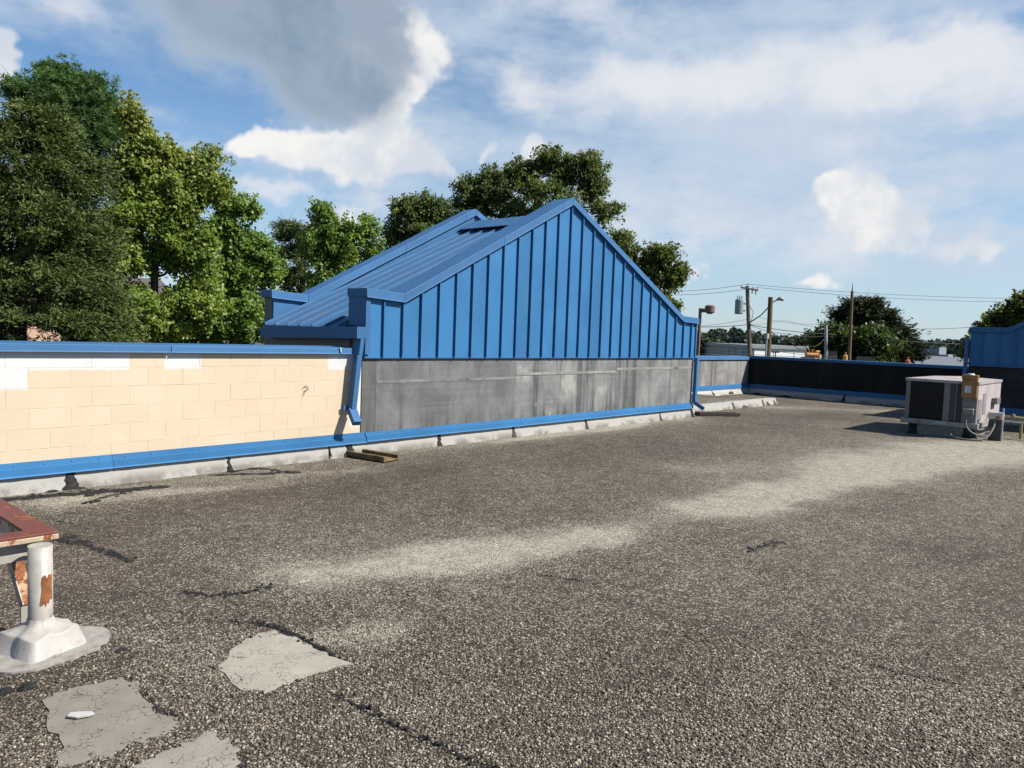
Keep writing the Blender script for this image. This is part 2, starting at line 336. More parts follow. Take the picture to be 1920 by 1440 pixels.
def deck_mat():
    mt, nt, b, pos = new_mat('gravel surfaced built-up roofing')
    at_ = N(nt, 'ShaderNodeAttribute', attribute_name='col')
    sp = N(nt, 'ShaderNodeSeparateColor', {0: at_.outputs['Color']})
    pale, brown, tar = sp.outputs[0], sp.outputs[1], sp.outputs[2]
    jit = N(nt, 'ShaderNodeTexNoise', {'Vector': pos, 'Scale': 40.0, 'Detail': 2.0})
    jv = N(nt, 'ShaderNodeVectorMath', {0: jit.outputs['Color'], 1: (.008, .008, .0)}, operation='MULTIPLY').outputs[0]
    pv = N(nt, 'ShaderNodeVectorMath', {0: pos, 1: jv}, operation='ADD').outputs[0]
    vo = N(nt, 'ShaderNodeTexVoronoi', {'Vector': pv, 'Scale': 105.0, 'Randomness': 1.0}, feature='F1')
    vs = N(nt, 'ShaderNodeSeparateColor', {0: vo.outputs['Color']})
    clump = NOISE(nt, pos, 7.0, 8, .7); cl2 = NOISE(nt, pos, 30.0, 5, .8)
    th = MA(nt, 'ADD', pale, MA(nt, 'MULTIPLY', MA(nt, 'SUBTRACT', clump, .5), .75))
    th = MA(nt, 'ADD', th, MA(nt, 'MULTIPLY', MA(nt, 'SUBTRACT', cl2, .5), 1.7))
    stone_mask = RNG(nt, MA(nt, 'SUBTRACT', th, vs.outputs[0]), -.06, .06)  # picks which cells show pale stone instead of the dark base
    stone = MIX(nt, vs.outputs[1], (.16, .136, .104), (.36, .32, .25))
    stone = MIX(nt, MA(nt, 'GREATER_THAN', vs.outputs[2], .86), stone, (.46, .42, .345))
    base = MIX(nt, vs.outputs[2], (.040, .032, .024), (.115, .090, .066))
    base = MIX(nt, brown, base, (.105, .075, .055))
    base = MIX(nt, RNG(nt, pale, .50, 1.10, 0, .85), base, (.30, .272, .215))
    stone = MIX(nt, RNG(nt, pale, .55, 1.1, 0, .7), stone, (.50, .46, .37))
    c = MIX(nt, stone_mask, base, stone)
    c = MIX(nt, RNG(nt, vo.outputs['Distance'], .45, .75), c, MIX(nt, RNG(nt, pale, .45, 1.15, 0, .75), (.034, .028, .022), (.16, .142, .115)))
    c = MIX(nt, RNG(nt, MA(nt, 'ADD', tar, MA(nt, 'MULTIPLY', MA(nt, 'SUBTRACT', clump, .5), 1.3)), .45, .55), c, (.018, .016, .015))
    tone = RNG(nt, MA(nt, 'ADD', MA(nt, 'MULTIPLY', cl2, .6), MA(nt, 'MULTIPLY', clump, .4)), .36, .64, .62, 1.62, smooth=False)
    c = N(nt, 'ShaderNodeVectorMath', {0: c, 3: tone}, operation='SCALE').outputs[0]
    setb(nt, b, c, .85, RNG(nt, vo.outputs['Distance'], 0, .7, 1, 0), .7, .008, 0, .2)
    return mt
M_DECK = deck_mat()
def attr_mat(name, rough=.8, transl=0.0, spec=.25, tint=(1.0, 1.0, 1.0)):
    mt, nt, b, pos = new_mat(name)
    a = N(nt, 'ShaderNodeAttribute', attribute_name='col').outputs['Color']
    setb(nt, b, a, rough, None, spec=spec, k=.9 if transl else None)
    if transl:
        tr = N(nt, 'ShaderNodeBsdfTranslucent', {0: MIX(nt, 1.0, a, tint, 'MULTIPLY')})
        mx = N(nt, 'ShaderNodeMixShader', {0: transl, 1: b.outputs[0], 2: tr.outputs[0]})
        nt.links.new(mx.outputs[0], nt.nodes['Material Output'].inputs[0])
    return mt
M_STONE = attr_mat('loose roof gravel', .85)
M_LEAF = attr_mat('broad leaves', .5, .36, .3, (1.5, 1.4, .5))
M_NEEDLE = attr_mat('evergreen foliage', .6, .18, .2, (1.2, 1.2, .6))
M_BARK = plain('bark', (.075, .058, .044), .9, .35, 9, bump=.6, spec=.1)
def patch_mat(k=1.0):
    mt, nt, b, pos = new_mat('cracked grey roof coating')
    wv_ = N(nt, 'ShaderNodeTexNoise', {'Vector': pos, 'Scale': 9.0, 'Detail': 4.0})
    pv = N(nt, 'ShaderNodeVectorMath', {0: pos, 1: N(nt, 'ShaderNodeVectorMath', {0: wv_.outputs['Color'], 1: (.07, .07, 0)}, operation='MULTIPLY').outputs[0]}, operation='ADD').outputs[0]
    d1 = N(nt, 'ShaderNodeTexVoronoi', {'Vector': pv, 'Scale': 30.0}, feature='DISTANCE_TO_EDGE').outputs['Distance']
    msk = NOISE(nt, pos, 8, 4, .6)
    n1 = NOISE(nt, pos, 5, 7, .65); fine = NOISE(nt, pos, 130, 3, .6)
    c = MIX(nt, RNG(nt, n1, .3, .7), (.32 * k, .288 * k, .235 * k), (.40 * k, .365 * k, .30 * k))
    c = MIX(nt, RNG(nt, fine, .35, .75, 0, .25), c, (.17, .16, .14))
    crk = MA(nt, 'MULTIPLY', RNG(nt, d1, .006, .03, 1, 0), RNG(nt, msk, .45, .58))
    c = MIX(nt, crk, c, (.022, .02, .018))
    sp = RNG(nt, NOISE(nt, pos, 48, 3, .6), .69, .73)
    c = MIX(nt, sp, c, (.05, .045, .04))
    setb(nt, b, c, .8, MA(nt, 'SUBTRACT', n1, crk), .6, .006)
    return mt
M_PATCH = [patch_mat(1.0), patch_mat(.66), patch_mat(.8)]

# ------------------------------------------------------------------ numpy noise
def vnoise(x, y, s, seed):
    r = np.random.default_rng(seed).random((64, 64)); x = x * s + 200.3; y = y * s + 200.7
    xi = np.floor(x).astype(int); yi = np.floor(y).astype(int); fx = x - xi; fy = y - yi
    fx = fx * fx * (3 - 2 * fx); fy = fy * fy * (3 - 2 * fy)
    g = lambda a, b: r[a % 64, b % 64]
    return (g(xi, yi) * (1 - fx) + g(xi+1, yi) * fx) * (1 - fy) + (g(xi, yi+1) * (1 - fx) + g(xi+1, yi+1) * fx) * fy
def fbm(x, y, s, seed, o=4):
    t = 0; a = 1; n = 0
    for i in range(o): t = t + a * vnoise(x, y, s, seed + i); n += a; a *= .5; s *= 2.03
    return t / n
def segd(x, y, p, q):
    dx, dy = q[0] - p[0], q[1] - p[1]; t = np.clip(((x - p[0]) * dx + (y - p[1]) * dy) / (dx * dx + dy * dy), 0, 1)
    return np.hypot(x - p[0] - t * dx, y - p[1] - t * dy)
def G2(px, py): p = gp(px, py); return (p.x, p.y)
STREAKS = [  # worn pale lanes where feet and water scoured the gravel (photo px pairs, half width m, strength)
    ((590, 1075), (830, 1045), .26, .42), ((830, 1045), (1110, 1005), .24, .36), ((1110, 1005), (1340, 955), .3, .20),
    ((1340, 952), (1480, 925), .30, .42), ((1480, 925), (1620, 885), .42, .40), ((1600, 880), (1900, 850), .55, .52), ((1780, 840), (1910, 835), .8, .35),
    ((1340, 880), (1640, 850), .5, .14), ((1500, 1010), (1820, 950), .3, .10), ((100, 945), (520, 905), .16, .28), ((200, 1180), (420, 1240), .22, .16),
    ((620, 1190), (720, 1180), .10, .26), ((1380, 760), (1700, 772), .5, .28), ((930, 830), (1200, 795), .2, .25), ((560, 890), (680, 880), .2, .3)]
STREAKS = [(G2(*a), G2(*b), w, s) for a, b, w, s in STREAKS]
def pale_at(x, y):
    p = .36 + .42 * (fbm(x, y, .55, 3) - .5) + .34 * (fbm(x, y, 1.7, 9) - .5)
    wob = .35 * (fbm(x, y, 1.1, 21) - .5)
    for a, b, w, s in STREAKS:
        d = np.maximum(0, segd(x, y, a, b) + wob * .8 + .25 * (fbm(x, y, 4.0, 41, 3) - .5))
        p = p + 1.65 * s * np.exp(-np.clip(d / (w * 1.25), 0, 9) ** 1.5)
    dw = 7.85 - y                                        # pale drift along the wall base
    p = p + np.where((dw > -1) & (x < 14.7), .30 * np.exp(-((dw + wob * .6) / .35) ** 2), 0)
    p = p - .14 * np.exp(-((dw - 1.4) / .7) ** 2)
    p = p + .12 * np.exp(-((y - 1.2) ** 2) / 3.0) * np.exp(-((x - 2.2) ** 2) / 3)
    return np.clip(p, .05, .97)
SEAMPX = [[(345, 1110), (400, 1118), (450, 1112), (520, 1098)], [(432, 1165), (500, 1172), (545, 1188), (600, 1215), (650, 1244)], [(615, 1298), (680, 1328), (740, 1362), (820, 1400), (935, 1445)], [(105, 1012), (160, 1022), (200, 1035), (245, 1052)], [(150, 945), (200, 930), (280, 912)], [(430, 885), (480, 876), (540, 884)], [(1405, 1035), (1440, 1022), (1465, 1015)]]
TARRED = [((a, b), .06, .60) for q in SEAMPX for a, b in zip(q[:-1], q[1:])] + [(((0, 938), (300, 912)), .13, .74), (((120, 1000), (240, 1050)), .09, .58), (((400, 890), (560, 885)), .12, .66), (((60, 960), (160, 990)), .08, .5),
          (((1420, 1040), (1480, 1015)), .05, .42), (((1440, 1100), (1480, 1095)), .04, .4), (((1900, 1050), (1400, 1035)), .02, .2)]
TARRED = [((G2(*a), G2(*b)), w, s) for (a, b), w, s in TARRED]
def tar_at(x, y):
    t = np.zeros_like(x)
    for (a, b), w, s in TARRED: t = np.maximum(t, s * np.exp(-(segd(x, y, a, b) / w) ** 2))
    return t

# ------------------------------------------------------------------ setting: ground, roof deck
def struct(o): o['kind'] = 'structure'; return o
GZ = -4.9
g_ = MB(); g_.add([(-3000, -3000, GZ), (3000, -3000, GZ), (3000, 3000, GZ), (-3000, 3000, GZ)], [(0, 1, 2, 3)])
struct(g_.build('ground', plain('dry grass and asphalt', (.085, .09, .06), .95, .3, .03, stain=(.10, .10, .095), samt=.6, sscale=.012)))
def lift(x, y):
    z = .012 * (fbm(x, y, .5, 5) - .5) * 2 + .008 * (fbm(x, y, 2.5, 6) - .5)
    up = np.clip((y - 8.42) / .05, 0, 1) * np.clip((20.6 - x) / 1.2, 0, 1) * .115
    return z + up
def deck(name, x0, x1, y0, y1, st):
    xs = np.arange(x0, x1 + 1e-6, st); ys = np.arange(y0, y1 + 1e-6, st)
    X, Y = np.meshgrid(xs, ys, indexing='ij'); ny = len(ys)
    I = np.arange(X.size).reshape(X.shape)
    F = np.stack([I[:-1, :-1], I[1:, :-1], I[1:, 1:], I[:-1, 1:]], -1).reshape(-1, 4)
    x, y = X.ravel(), Y.ravel()
    col = np.stack([pale_at(x, y), np.clip((fbm(x, y, .8, 31) - .42) * 2.4, 0, 1) * .8, tar_at(x, y)], -1)
    return np_mesh(name, np.stack([x, y, lift(x, y)], -1), 4, M_DECK, col, F=F)
struct(deck('roof_deck', -8, 14.7, -9, 8.05, .06))
struct(deck('roof_deck', 14.7, 23.0, -9, 10.65, .10))
bb = MB(); bb.box((-8, -9, GZ), (22.95, 8.02, -.08)); bb.box((14.0, 8.02, GZ), (22.95, 10.6, -.08))
tag(bb.build('store_building', plain('painted store wall', (.5, .45, .36), .8, .1, 1), base=(7, 0, GZ)), 'body of the store below the gravelled flat roof', 'building')

# loose stones near the camera: real geometry
def stones():
    n = 290000
    r = np.sqrt(rng.uniform(1.6 ** 2, 4.8 ** 2, n)); a = math.radians(42) + rng.uniform(-1, 1, n) * math.radians(48)
    keep = rng.random(n) < np.clip((4.8 - r) / 2.6, 0, 1) ** 1.3; r, a = r[keep], a[keep]
    x, y = r * np.cos(a), r * np.sin(a)
    ok = np.ones(len(x), bool)
    for poly in PATCHES: ok &= ~(inpoly(x + rng.normal(0, .035, len(x)), y + rng.normal(0, .035, len(x)), poly) & (rng.random(len(x)) > .035))
    ok &= np.hypot((x - 1.21) / 1.1, y - 4.10) > .23
    ok &= rng.random(len(x)) > tar_at(x, y) * .9
    x, y = x[ok], y[ok]; p = pale_at(x, y); n = len(x)
    s = rng.uniform(.0019, .0043, n) * rng.choice([1, 1, 1, 1, 1.3, 1.7], n)
    base = np.array([(-1,-1,-1),(1,-1,-1),(1,1,-1),(-1,1,-1),(-1,-1,1),(1,-1,1),(1,1,1),(-1,1,1)], float)
    V = base[None] * rng.uniform(.45, 1.0, (n, 8, 3)) * np.array([1.25, .95, .75])
    th = rng.uniform(0, 2 * math.pi, n); c, sn = np.cos(th)[:, None], np.sin(th)[:, None]
    ti = rng.uniform(-.5, .5, n)[:, None]
    vx, vy, vz = V[..., 0], V[..., 1], V[..., 2]; vz, vx = vz + vx * ti, vx
    X = (vx * c - vy * sn) * s[:, None] + x[:, None]; Y = (vx * sn + vy * c) * s[:, None] + y[:, None]
    Z = vz * s[:, None] + (lift(x, y) + s * .35)[:, None]
    quad = np.array([(0,3,2,1),(4,5,6,7),(0,1,5,4),(1,2,6,5),(2,3,7,6),(3,0,4,7)])
    F = (quad[None] + (np.arange(n) * 8)[:, None, None]).reshape(-1, 4)
    t = rng.random(n); light = rng.random(n) < np.clip(p * 1.0 + .02, 0, .95)
    col = np.where(light[:, None], np.array([.16, .136, .104]) + t[:, None] ** 1.5 * np.array([.30, .27, .215]), np.array([.040, .032, .025]) + t[:, None] * np.array([.125, .099, .073]))
    o = np_mesh('gravel', np.stack([X, Y, Z], -1).reshape(-1, 3), 4, M_STONE, np.repeat(col, 8, 0), F=F)
    o['kind'] = 'stuff'; o['label'] = 'loose pale and dark gravel on the near roof'; o['category'] = 'gravel'
def inpoly(x, y, poly):
    r = np.zeros(len(x), bool); n = len(poly)
    for i in range(n):
        (x0, y0), (x1, y1) = poly[i], poly[(i + 1) % n]
        c = ((y0 > y) != (y1 > y)) & (x < (x1 - x0) * (y - y0) / (y1 - y0 + 1e-12) + x0); r ^= c
    return r
PX_PATCH = [[(408, 1248), (455, 1205), (505, 1183), (552, 1196), (600, 1222), (652, 1246), (560, 1274), (505, 1301), (455, 1292)],
            [(80, 1318), (130, 1292), (225, 1274), (262, 1290), (292, 1330), (338, 1356), (300, 1382), (240, 1400), (200, 1428), (120, 1434), (95, 1370)],
            [(255, 1440), (330, 1405), (392, 1374), (432, 1392), (455, 1430), (450, 1470), (250, 1480)]]
PATCHES = []
for q in PX_PATCH:
    c = [G2(*p) for p in q]; out = []
    for i in range(len(c)):
        a, b = Vector(c[i]), Vector(c[(i+1) % len(c)])
        for k in range(5):
            v = a.lerp(b, k / 5); out.append((v.x + random.uniform(-.022, .022), v.y + random.uniform(-.022, .022)))
    PATCHES.append(out)
PL = ['pale grey cracked coating patch, lozenge shaped, beside the black tar seam', 'grey cracked coating patch with the white scrap lying on it', 'grey cracked coating patch cut by the bottom edge of the picture']
for poly, lb, pm in zip(PATCHES, PL, M_PATCH):
    cx = sum(p[0] for p in poly) / len(poly); cy = sum(p[1] for p in poly) / len(poly)
    mb = MB(); zt = .007
    V = [(x, y, zt - .001) for x, y in poly] + [(cx, cy, zt + .004)] + [(x, y, -.01) for x, y in poly]; n = len(poly)
    F = [(i, (i+1) % n, n) for i in range(n)] + [(i, i + n + 1, (i+1) % n + n + 1, (i+1) % n) for i in range(n)]
    o = mb.add(V, F).build('roof_patch', pm, base=(cx, cy, 0)); tag(o, lb, 'roof patch', 'grey coating patches on the roof')
stones()

def tar_line(pts, w, label, h=.016, seedk=0):
    """ragged line of tar lumps along a split in the roofing"""
    R = np.random.default_rng(50 + seedk); P = [Vector(G2(*p)) for p in pts]; mb = MB()
    RV = []; pl = []
    for a, b in zip(P[:-1], P[1:]): pl += [a.lerp(b, f / 14) for f in range(14)]
    pl.append(P[-1])
    for i, c in enumerate(pl):
        d = (pl[min(i+1, len(pl)-1)] - pl[max(i-1, 0)]).normalized(); nn = Vector((-d.y, d.x)); c = c + nn * R.normal(0, w * .16); ww = w * (.04 + .6 * R.random() ** 2.2) * min(1, .15 + i / 4, .15 + (len(pl) - 1 - i) / 4)
        z0 = float(lift(np.array([c.x]), np.array([c.y]))[0])
        RV += [(c.x + nn.x * ww, c.y + nn.y * ww, z0 - .004), (c.x, c.y, z0 + h * .22), (c.x - nn.x * ww, c.y - nn.y * ww, z0 - .004)]
    mb.add(RV, [(i*3+j, i*3+j+1, i*3+j+4, i*3+j+3) for i in range(len(pl)-1) for j in range(2)])
    for a, b in zip(P[:-1], P[1:]):
        L = (b - a).length; k = max(3, int(L / (w * .38)))
        for i in range(k):
            if R.random() < .25: continue
            c = a.lerp(b, (i + R.random()) / k) + Vector((R.normal(0, w * .42), R.normal(0, w * .42)))
            n = 9; r = w * R.uniform(.08, .40); hh = h * R.uniform(.3, 1.0); z0 = float(lift(np.array([c.x]), np.array([c.y]))[0])
            ring = []; top = []
            for j in range(n):
                t = 2 * math.pi * j / n; q = r * R.uniform(.55, 1.25)
                ring.append((c.x + q * math.cos(t), c.y + q * math.sin(t) * .8, z0 - .006))
                top.append((c.x + q * .62 * math.cos(t), c.y + q * .5 * math.sin(t), z0 + hh * R.uniform(.6, 1.1)))
            mb.add(ring + top + [(c.x, c.y, z0 + hh)], [(j, (j+1) % n, n + (j+1) % n, n + j) for j in range(n)] + [(n + j, n + (j+1) % n, 2 * n) for j in range(n)])
    o = mb.build('tar_seam', M_TAR, base=(P[0].x, P[0].y, 0)); tag(o, label, 'tar seam', 'black tar seams in the gravel')
tar_line([(345, 1110), (400, 1118), (450, 1112), (520, 1098)], .075, 'short black tar seam with a lumpy tail, left of the pale lozenge patch top', seedk=1)
tar_line([(432, 1165), (500, 1172), (545, 1188), (600, 1215), (650, 1244)], .045, 'black tar seam along the upper edge of the pale lozenge patch', .02, seedk=2)
tar_line([(615, 1298), (680, 1328), (740, 1362), (820, 1400), (935, 1445)], .045, 'longest black tar seam running off the bottom edge', .02, seedk=3)
tar_line([(225, 1275), (265, 1300), (295, 1330), (330, 1345)], .03, 'thin black tar seam at the corner of the patch with white scrap', .014, seedk=4)
tar_line([(435, 1395), (455, 1420), (460, 1450)], .035, 'black tar seam beside the patch at the bottom edge', .014, seedk=5)
tar_line([(105, 1012), (160, 1022), (200, 1035), (245, 1052)], .085, 'black tar seam beside the rusty pipe stand', .014, seedk=6)
tar_line([(0, 936), (60, 930), (130, 922), (215, 915)], .16, 'thick broken tar line at the foot of the cream wall', .02, seedk=7)
tar_line([(150, 945), (200, 930), (280, 912)], .14, 'scattered black tar lumps just out from the cream wall', .02, seedk=8)
tar_line([(430, 885), (480, 876), (540, 884)], .18, 'dark tar heap near the wall left of the wooden splash tray', .025, seedk=9)
tar_line([(1405, 1035), (1440, 1022), (1465, 1015)], .09, 'small black tar mark alone in the gravel on the right', .012, seedk=10)
tar_line([(1630, 1245), (1690, 1265), (1740, 1270), (1800, 1285)], .02, 'thin dark crack in the gravel at lower right', .01, seedk=11)
tar_line([(1010, 1078), (1060, 1085), (1095, 1092)], .03, 'short dark crack in the middle of the gravel', .01, seedk=12)

# ------------------------------------------------------------------ block parapet wall (left)
Y0 = 8.0
wall = thing('block_parapet_wall', 'cream painted block parapet wall with blue metal coping on the left', 'wall', (3.5, 8.1, 0))
core = MB().box((-3.0, 8.0011, -.05), (5.98, 8.2, 1.34)).build('mortar_core', M_JOINT, wall)
bm_ = {}
def block_mesh(L, H, seed):
    key = (round(L, 3), round(H, 3), seed % 4)
    if key in bm_: return bm_[key]
    R = random.Random(seed); b = .0018; mb = MB(); t = .008
    j = lambda: R.uniform(-.002, .002)
    V = [(0, t, 0), (L, t, 0), (L, t, H), (0, t, H), (b + j(), j() * .5, b + j()), (L - b + j(), j() * .5, b + j()), (L - b + j(), j() * .5, H - b + j()), (b + j(), j() * .5, H - b + j())]
    mb.add(V, [(4, 5, 6, 7), (0, 1, 5, 4), (1, 2, 6, 5), (2, 3, 7, 6), (3, 0, 4, 7)])
    me = bpy.data.meshes.new('block'); me.from_pydata(mb.v, [], mb.f); me.update(); bm_[key] = me; return me
zc = [1.345, 1.16, .97, .78, .59, .40, .21]
sc_i = 0
for r in range(6):
    zt, zb = zc[r], zc[r + 1]
    x = 2.04 + (.18 if r % 2 else 0) - .36 * 13
    while x < 5.97:
        L = min(.36, 5.97 - x)
        if L > .04:
            me = block_mesh(L - .0035, zt - zb - .0035, sc_i * 7 % 23); sc_i += 1
            if not me.materials: me.materials.append(M_CREAM)
            o = link('block', me, None, wall)
            o.location = Vector((x + .0035 , Y0 - random.uniform(0, .0010), zb + .002)) - wloc(wall)
        x += .36
def coping_run(parent, x0, x1, ztop0, ztop1, y0, y1, h, mat, seams, name='coping'):
    xs = [x0] + seams + [x1]
    for a, b in zip(xs[:-1], xs[1:]):
        za = ztop0 + (ztop1 - ztop0) * (a - x0) / (x1 - x0); zb = ztop0 + (ztop1 - ztop0) * (b - x0) / (x1 - x0)
        mb = MB(); a2, b2 = a + .002, b - .002
        mb.add([(a2, y0, za - h), (b2, y0, zb - h), (b2, y0, zb - .006), (a2, y0, za - .006), (a2, y1, za + .012), (b2, y1, zb + .012), (a2, y1, za - h), (b2, y1, zb - h), (a2, y0 - .014, za - h - .012), (b2, y0 - .014, zb - h - .012)],
               [(0, 1, 2, 3), (3, 2, 5, 4), (4, 5, 7, 6), (0, 3, 4, 6), (1, 7, 5, 2), (8, 9, 1, 0), (0, 6, 7, 1)])
        o = mb.build(name, mat, parent, .004)
        n = max(2, int((b - a) / .85))
        for k in range(n):
            xx = a + (b - a) * (k + .5) / n; zz = za + (zb - za) * (k + .5) / n - h * .72
            MB().tube([(xx, y0 + .001, zz), (xx, y0 - .006, zz)], .008, 8).build('screw', M_SCREW, o)
coping_run(wall, -3.0, 5.86, 1.405, 1.385, 7.955, 8.25, .066, M_BLUED, [.2, 3.52, 5.62])
def flashing(parent, x0, x1, yw, ztop, seams, hs=(.05, .07), out=.045, axis='x', mat=None, screws=True, ztop1=None, sgn=-1):
    """two-plane counterflashing: sloping upper leaf, vertical drop and hem; along X, or along Y when axis='y'"""
    xs = [x0] + seams + [x1]; zt1 = ztop if ztop1 is None else ztop1
    def P(t, d, z): return (t, yw + sgn * d, z) if axis == 'x' else (yw + sgn * d, t, z)
    for a, b in zip(xs[:-1], xs[1:]):
        prof = [(.002, 0), (.010, 0), (.014, -hs[0] * .92), (out, -hs[0]), (out, -hs[0] - hs[1]), (out + .012, -hs[0] - hs[1] - .012), (out - .006, -hs[0] - hs[1] - .004), (.002, -hs[0] - hs[1])]
        n = len(prof); V = []
        for t in (a + .002, b - .002):
            zz = ztop + (zt1 - ztop) * (t - x0) / (x1 - x0)
            V += [P(t, d, zz + z) for d, z in prof]
        F = [tuple(range(n - 1, -1, -1)), tuple(range(n, 2 * n))] + [(i, (i+1) % n, (i+1) % n + n, i + n) for i in range(n)]
        if (axis == 'y') != (sgn > 0): F = [tuple(reversed(f)) for f in F]
        o = MB().add(V, F).build('base_flashing', mat or M_BLUE, parent)
        if screws:
            k = max(2, int(abs(b - a) / .24))
            for i in range(k):
                t = a + (b - a) * (i + .5) / k; zz = ztop + (zt1 - ztop) * (t - x0) / (x1 - x0) - hs[0] * .45
                MB().tube([P(t, .010, zz), P(t, .020, zz)], .0065, 7).build('screw', M_SCREW, o)
sb = MB().bar((5.615, 7.948, 1.39), (5.622, 7.940, 1.325), .03, .014); sb.build('sealant', plain('white sealant', (.6, .6, .58), .5), wall, .004)
flashing(wall, -3.0, 6.05, 7.998, .292, [-.2, 2.95], (.055, .065))
def wavy_strip(name, parent, t0, t1, yw, ztop, zbot, slope, mat, axis='x', sgn=-1, seed=1):
    R = np.random.default_rng(seed); n = int(abs(t1 - t0) / .09) + 2; ts = np.linspace(t0, t1, n)
    wob = R.normal(0, .004, n); V = []; rows = 5
    for i, t in enumerate(ts):
        for k in range(rows):
            f = k / (rows - 1); d = .012 + slope * (f ** 1.5) + (wob[i] * f) + R.normal(0, .0015); z = ztop + (zbot - ztop) * f
            V.append((t, yw + sgn * d, z) if axis == 'x' else (yw + sgn * d, t, z))
    F = [(i*rows+k, i*rows+k+1, (i+1)*rows+k+1, (i+1)*rows+k) for i in range(n-1) for k in range(rows-1)]
    if (axis == 'y') != (sgn > 0): F = [tuple(reversed(f)) for f in F]
    return MB().add(V, F).build(name, mat, parent, smooth=True)
wavy_strip('base_strip', wall, -3.0, 6.05, 8.0, .2, -.02, .06, M_CANT, seed=3)
def tar_smear(parent, t, yw, ztop, zbot, w, slope=.06, axis='x', sgn=-1, mat=None, seed=1, foot=1.8):
    R = np.random.default_rng(seed); rows = 9; V = []
    for k in range(rows):
        f = k / (rows - 1); z = ztop + (zbot - ztop) * f; d = .020 + slope * f ** 1.5 + .004
        ww = w * (.55 + .25 * R.random() + (foot - 1) * max(0, f - .6) * 1.6); c = t + R.normal(0, w * .12)
        e = .010
        for q, dd in ((-ww, d - e), (-ww * .5, d + R.uniform(.0, .006)), (ww * .4, d + R.uniform(0, .006)), (ww, d - e)):
            V.append((c + q, yw + sgn * dd, z) if axis == 'x' else (yw + sgn * dd, c + q, z))
    F = [(i*4+j, (i+1)*4+j, (i+1)*4+j+1, i*4+j+1) for i in range(rows-1) for j in range(3)]
    if (axis == 'y') != (sgn > 0): F = [tuple(reversed(f)) for f in F]
    return MB().add(V, F).build('tar_smear', mat or M_TAR, parent)
tar_smear(wall, 2.57, 8.0, .165, .0, .075, seed=2); tar_smear(wall, 4.17, 8.0, .165, .0, .035, seed=3); tar_smear(wall, 5.80, 8.0, .165, 0, .085, seed=4)
tar_smear(wall, 5.5, 8.0, .165, .03, .018, seed=14, foot=1); tar_smear(wall, 2.40, 8.0, .05, -.01, .10, seed=15, foot=1.2)
hk = [(5.16 + .03 * math.cos(t), 7.985, .89 + .03 * math.sin(t)) for t in np.linspace(-2.2, 3.2, 12)]
tag(MB().tube([(5.13, 7.985, .80), (5.137, 7.985, .84)] + hk, .0035, 6).build('wire_loop', plain('rusty wire', (.09, .07, .05), .7), base=(5.16, 7.985, .85)), 'small bent wire loop hanging on the cream wall', 'wire')

# ------------------------------------------------------------------ main gable
gab = thing('gable_building', 'blue metal clad gable roof section standing behind the middle parapet', 'building', (10.2, 9.2, 0))
XL, XR, XS, XA, XS2 = 6.0, 14.6, 6.6, 10.15, 13.97
ZS, ZA = 2.115, 3.92
def rake(x):
    if x < XS: return ZS + .01
    if x < XA: return ZS + (ZA - ZS) * (x - XS) / (XA - XS)
    if x < XS2: return ZA + (ZS - ZA) * (x - XA) / (XS2 - XA)
    return ZS
prof = [(XL + .02, -.05), (XR - .02, -.05), (XR - .02, ZS - .06), (XS2, ZS - .06), (XA, ZA - .06), (XS, ZS - .06), (XL + .02, ZS - .06)]
MB().prism(prof, 'y', 8.03, 8.27).build('front_parapet', M_BEIGE, gab)
MB().prism(prof, 'y', 10.26, 10.46).build('rear_parapet', M_BEIGE, gab)
SPC = .3235; RX = [6.28 + SPC * i for i in range(26)]
xs = [XL] + RX + [XR]
for a, b in zip(xs[:-1], xs[1:]):
    zt = lambda x: rake(x) - .09
    pts = [(a, 1.268), (b, 1.262), (b, zt(b))]
    for c in (XS, XA, XS2):
        if a < c < b: pts.append((c, zt(c)))
    pts.append((a, zt(a)))
    yo = random.uniform(-.0015, .0015)
    MB().prism(pts, 'y', 7.965 + yo, 8.028).build('wall_panel', M_BLUE, gab)
for x in RX:
    MB().box((x - .009, 7.927, 1.272), (x + .010, 7.963, rake(x) - .10)).build('seam_rib', M_BLUE, gab)
MB().prism([(7.956, 1.252), (7.988, 1.252), (7.988, 1.266), (7.956, 1.266)], 'x', XL, XR).build('drip_trim', M_BLUED, gab)
MB().box((XL - .012, 7.938, 1.3), (XL + .06, 7.962, 2.044)).build('corner_trim', M_BLUED, gab, .003)
MB().box((XR - .03, 7.94, 1.27), (XR + .012, 8.05, ZS - .1)).build('corner_trim', M_BLUED, gab, .003)
MB().box((XL - .012, 7.964, 1.67), (XL + .018, 8.31, 2.049)).build('end_panel', M_BLUED, gab)
def rake_coping(y0, y1, h, names, yoff=0):
    nodes = [(5.975, ZS + .035), (XS, ZS), (XA, ZA), (XS2, ZS), (XR + .03, ZS - .02)]
    for (x0, z0), (x1, z1), cuts in zip(nodes[:-1], nodes[1:], ([], [8.5, 9.9], [], [])):
        cs = [x0] + cuts + [x1]
        for a, b in zip(cs[:-1], cs[1:]):
            za = z0 + (z1 - z0) * (a - x0) / (x1 - x0); zb = z0 + (z1 - z0) * (b - x0) / (x1 - x0)
            e = .002 if abs(a - x0) > 1e-6 else .001
            mb = MB(); A, B = a + e, b - e
            V = [(A, y0, za - h), (B, y0, zb - h), (B, y0, zb), (A, y0, za), (A, y1, za - h), (B, y1, zb - h), (B, y1, zb), (A, y1, za),
                 (A, y0 - .014, za - h - .012), (B, y0 - .014, zb - h - .012)]
            mb.add(V, [(0, 1, 2, 3), (3, 2, 6, 7), (7, 6, 5, 4), (0, 3, 7, 4), (1, 5, 6, 2), (8, 9, 1, 0), (0, 4, 5, 1)])
            mb.build('coping', M_BLUED, gab, .004)
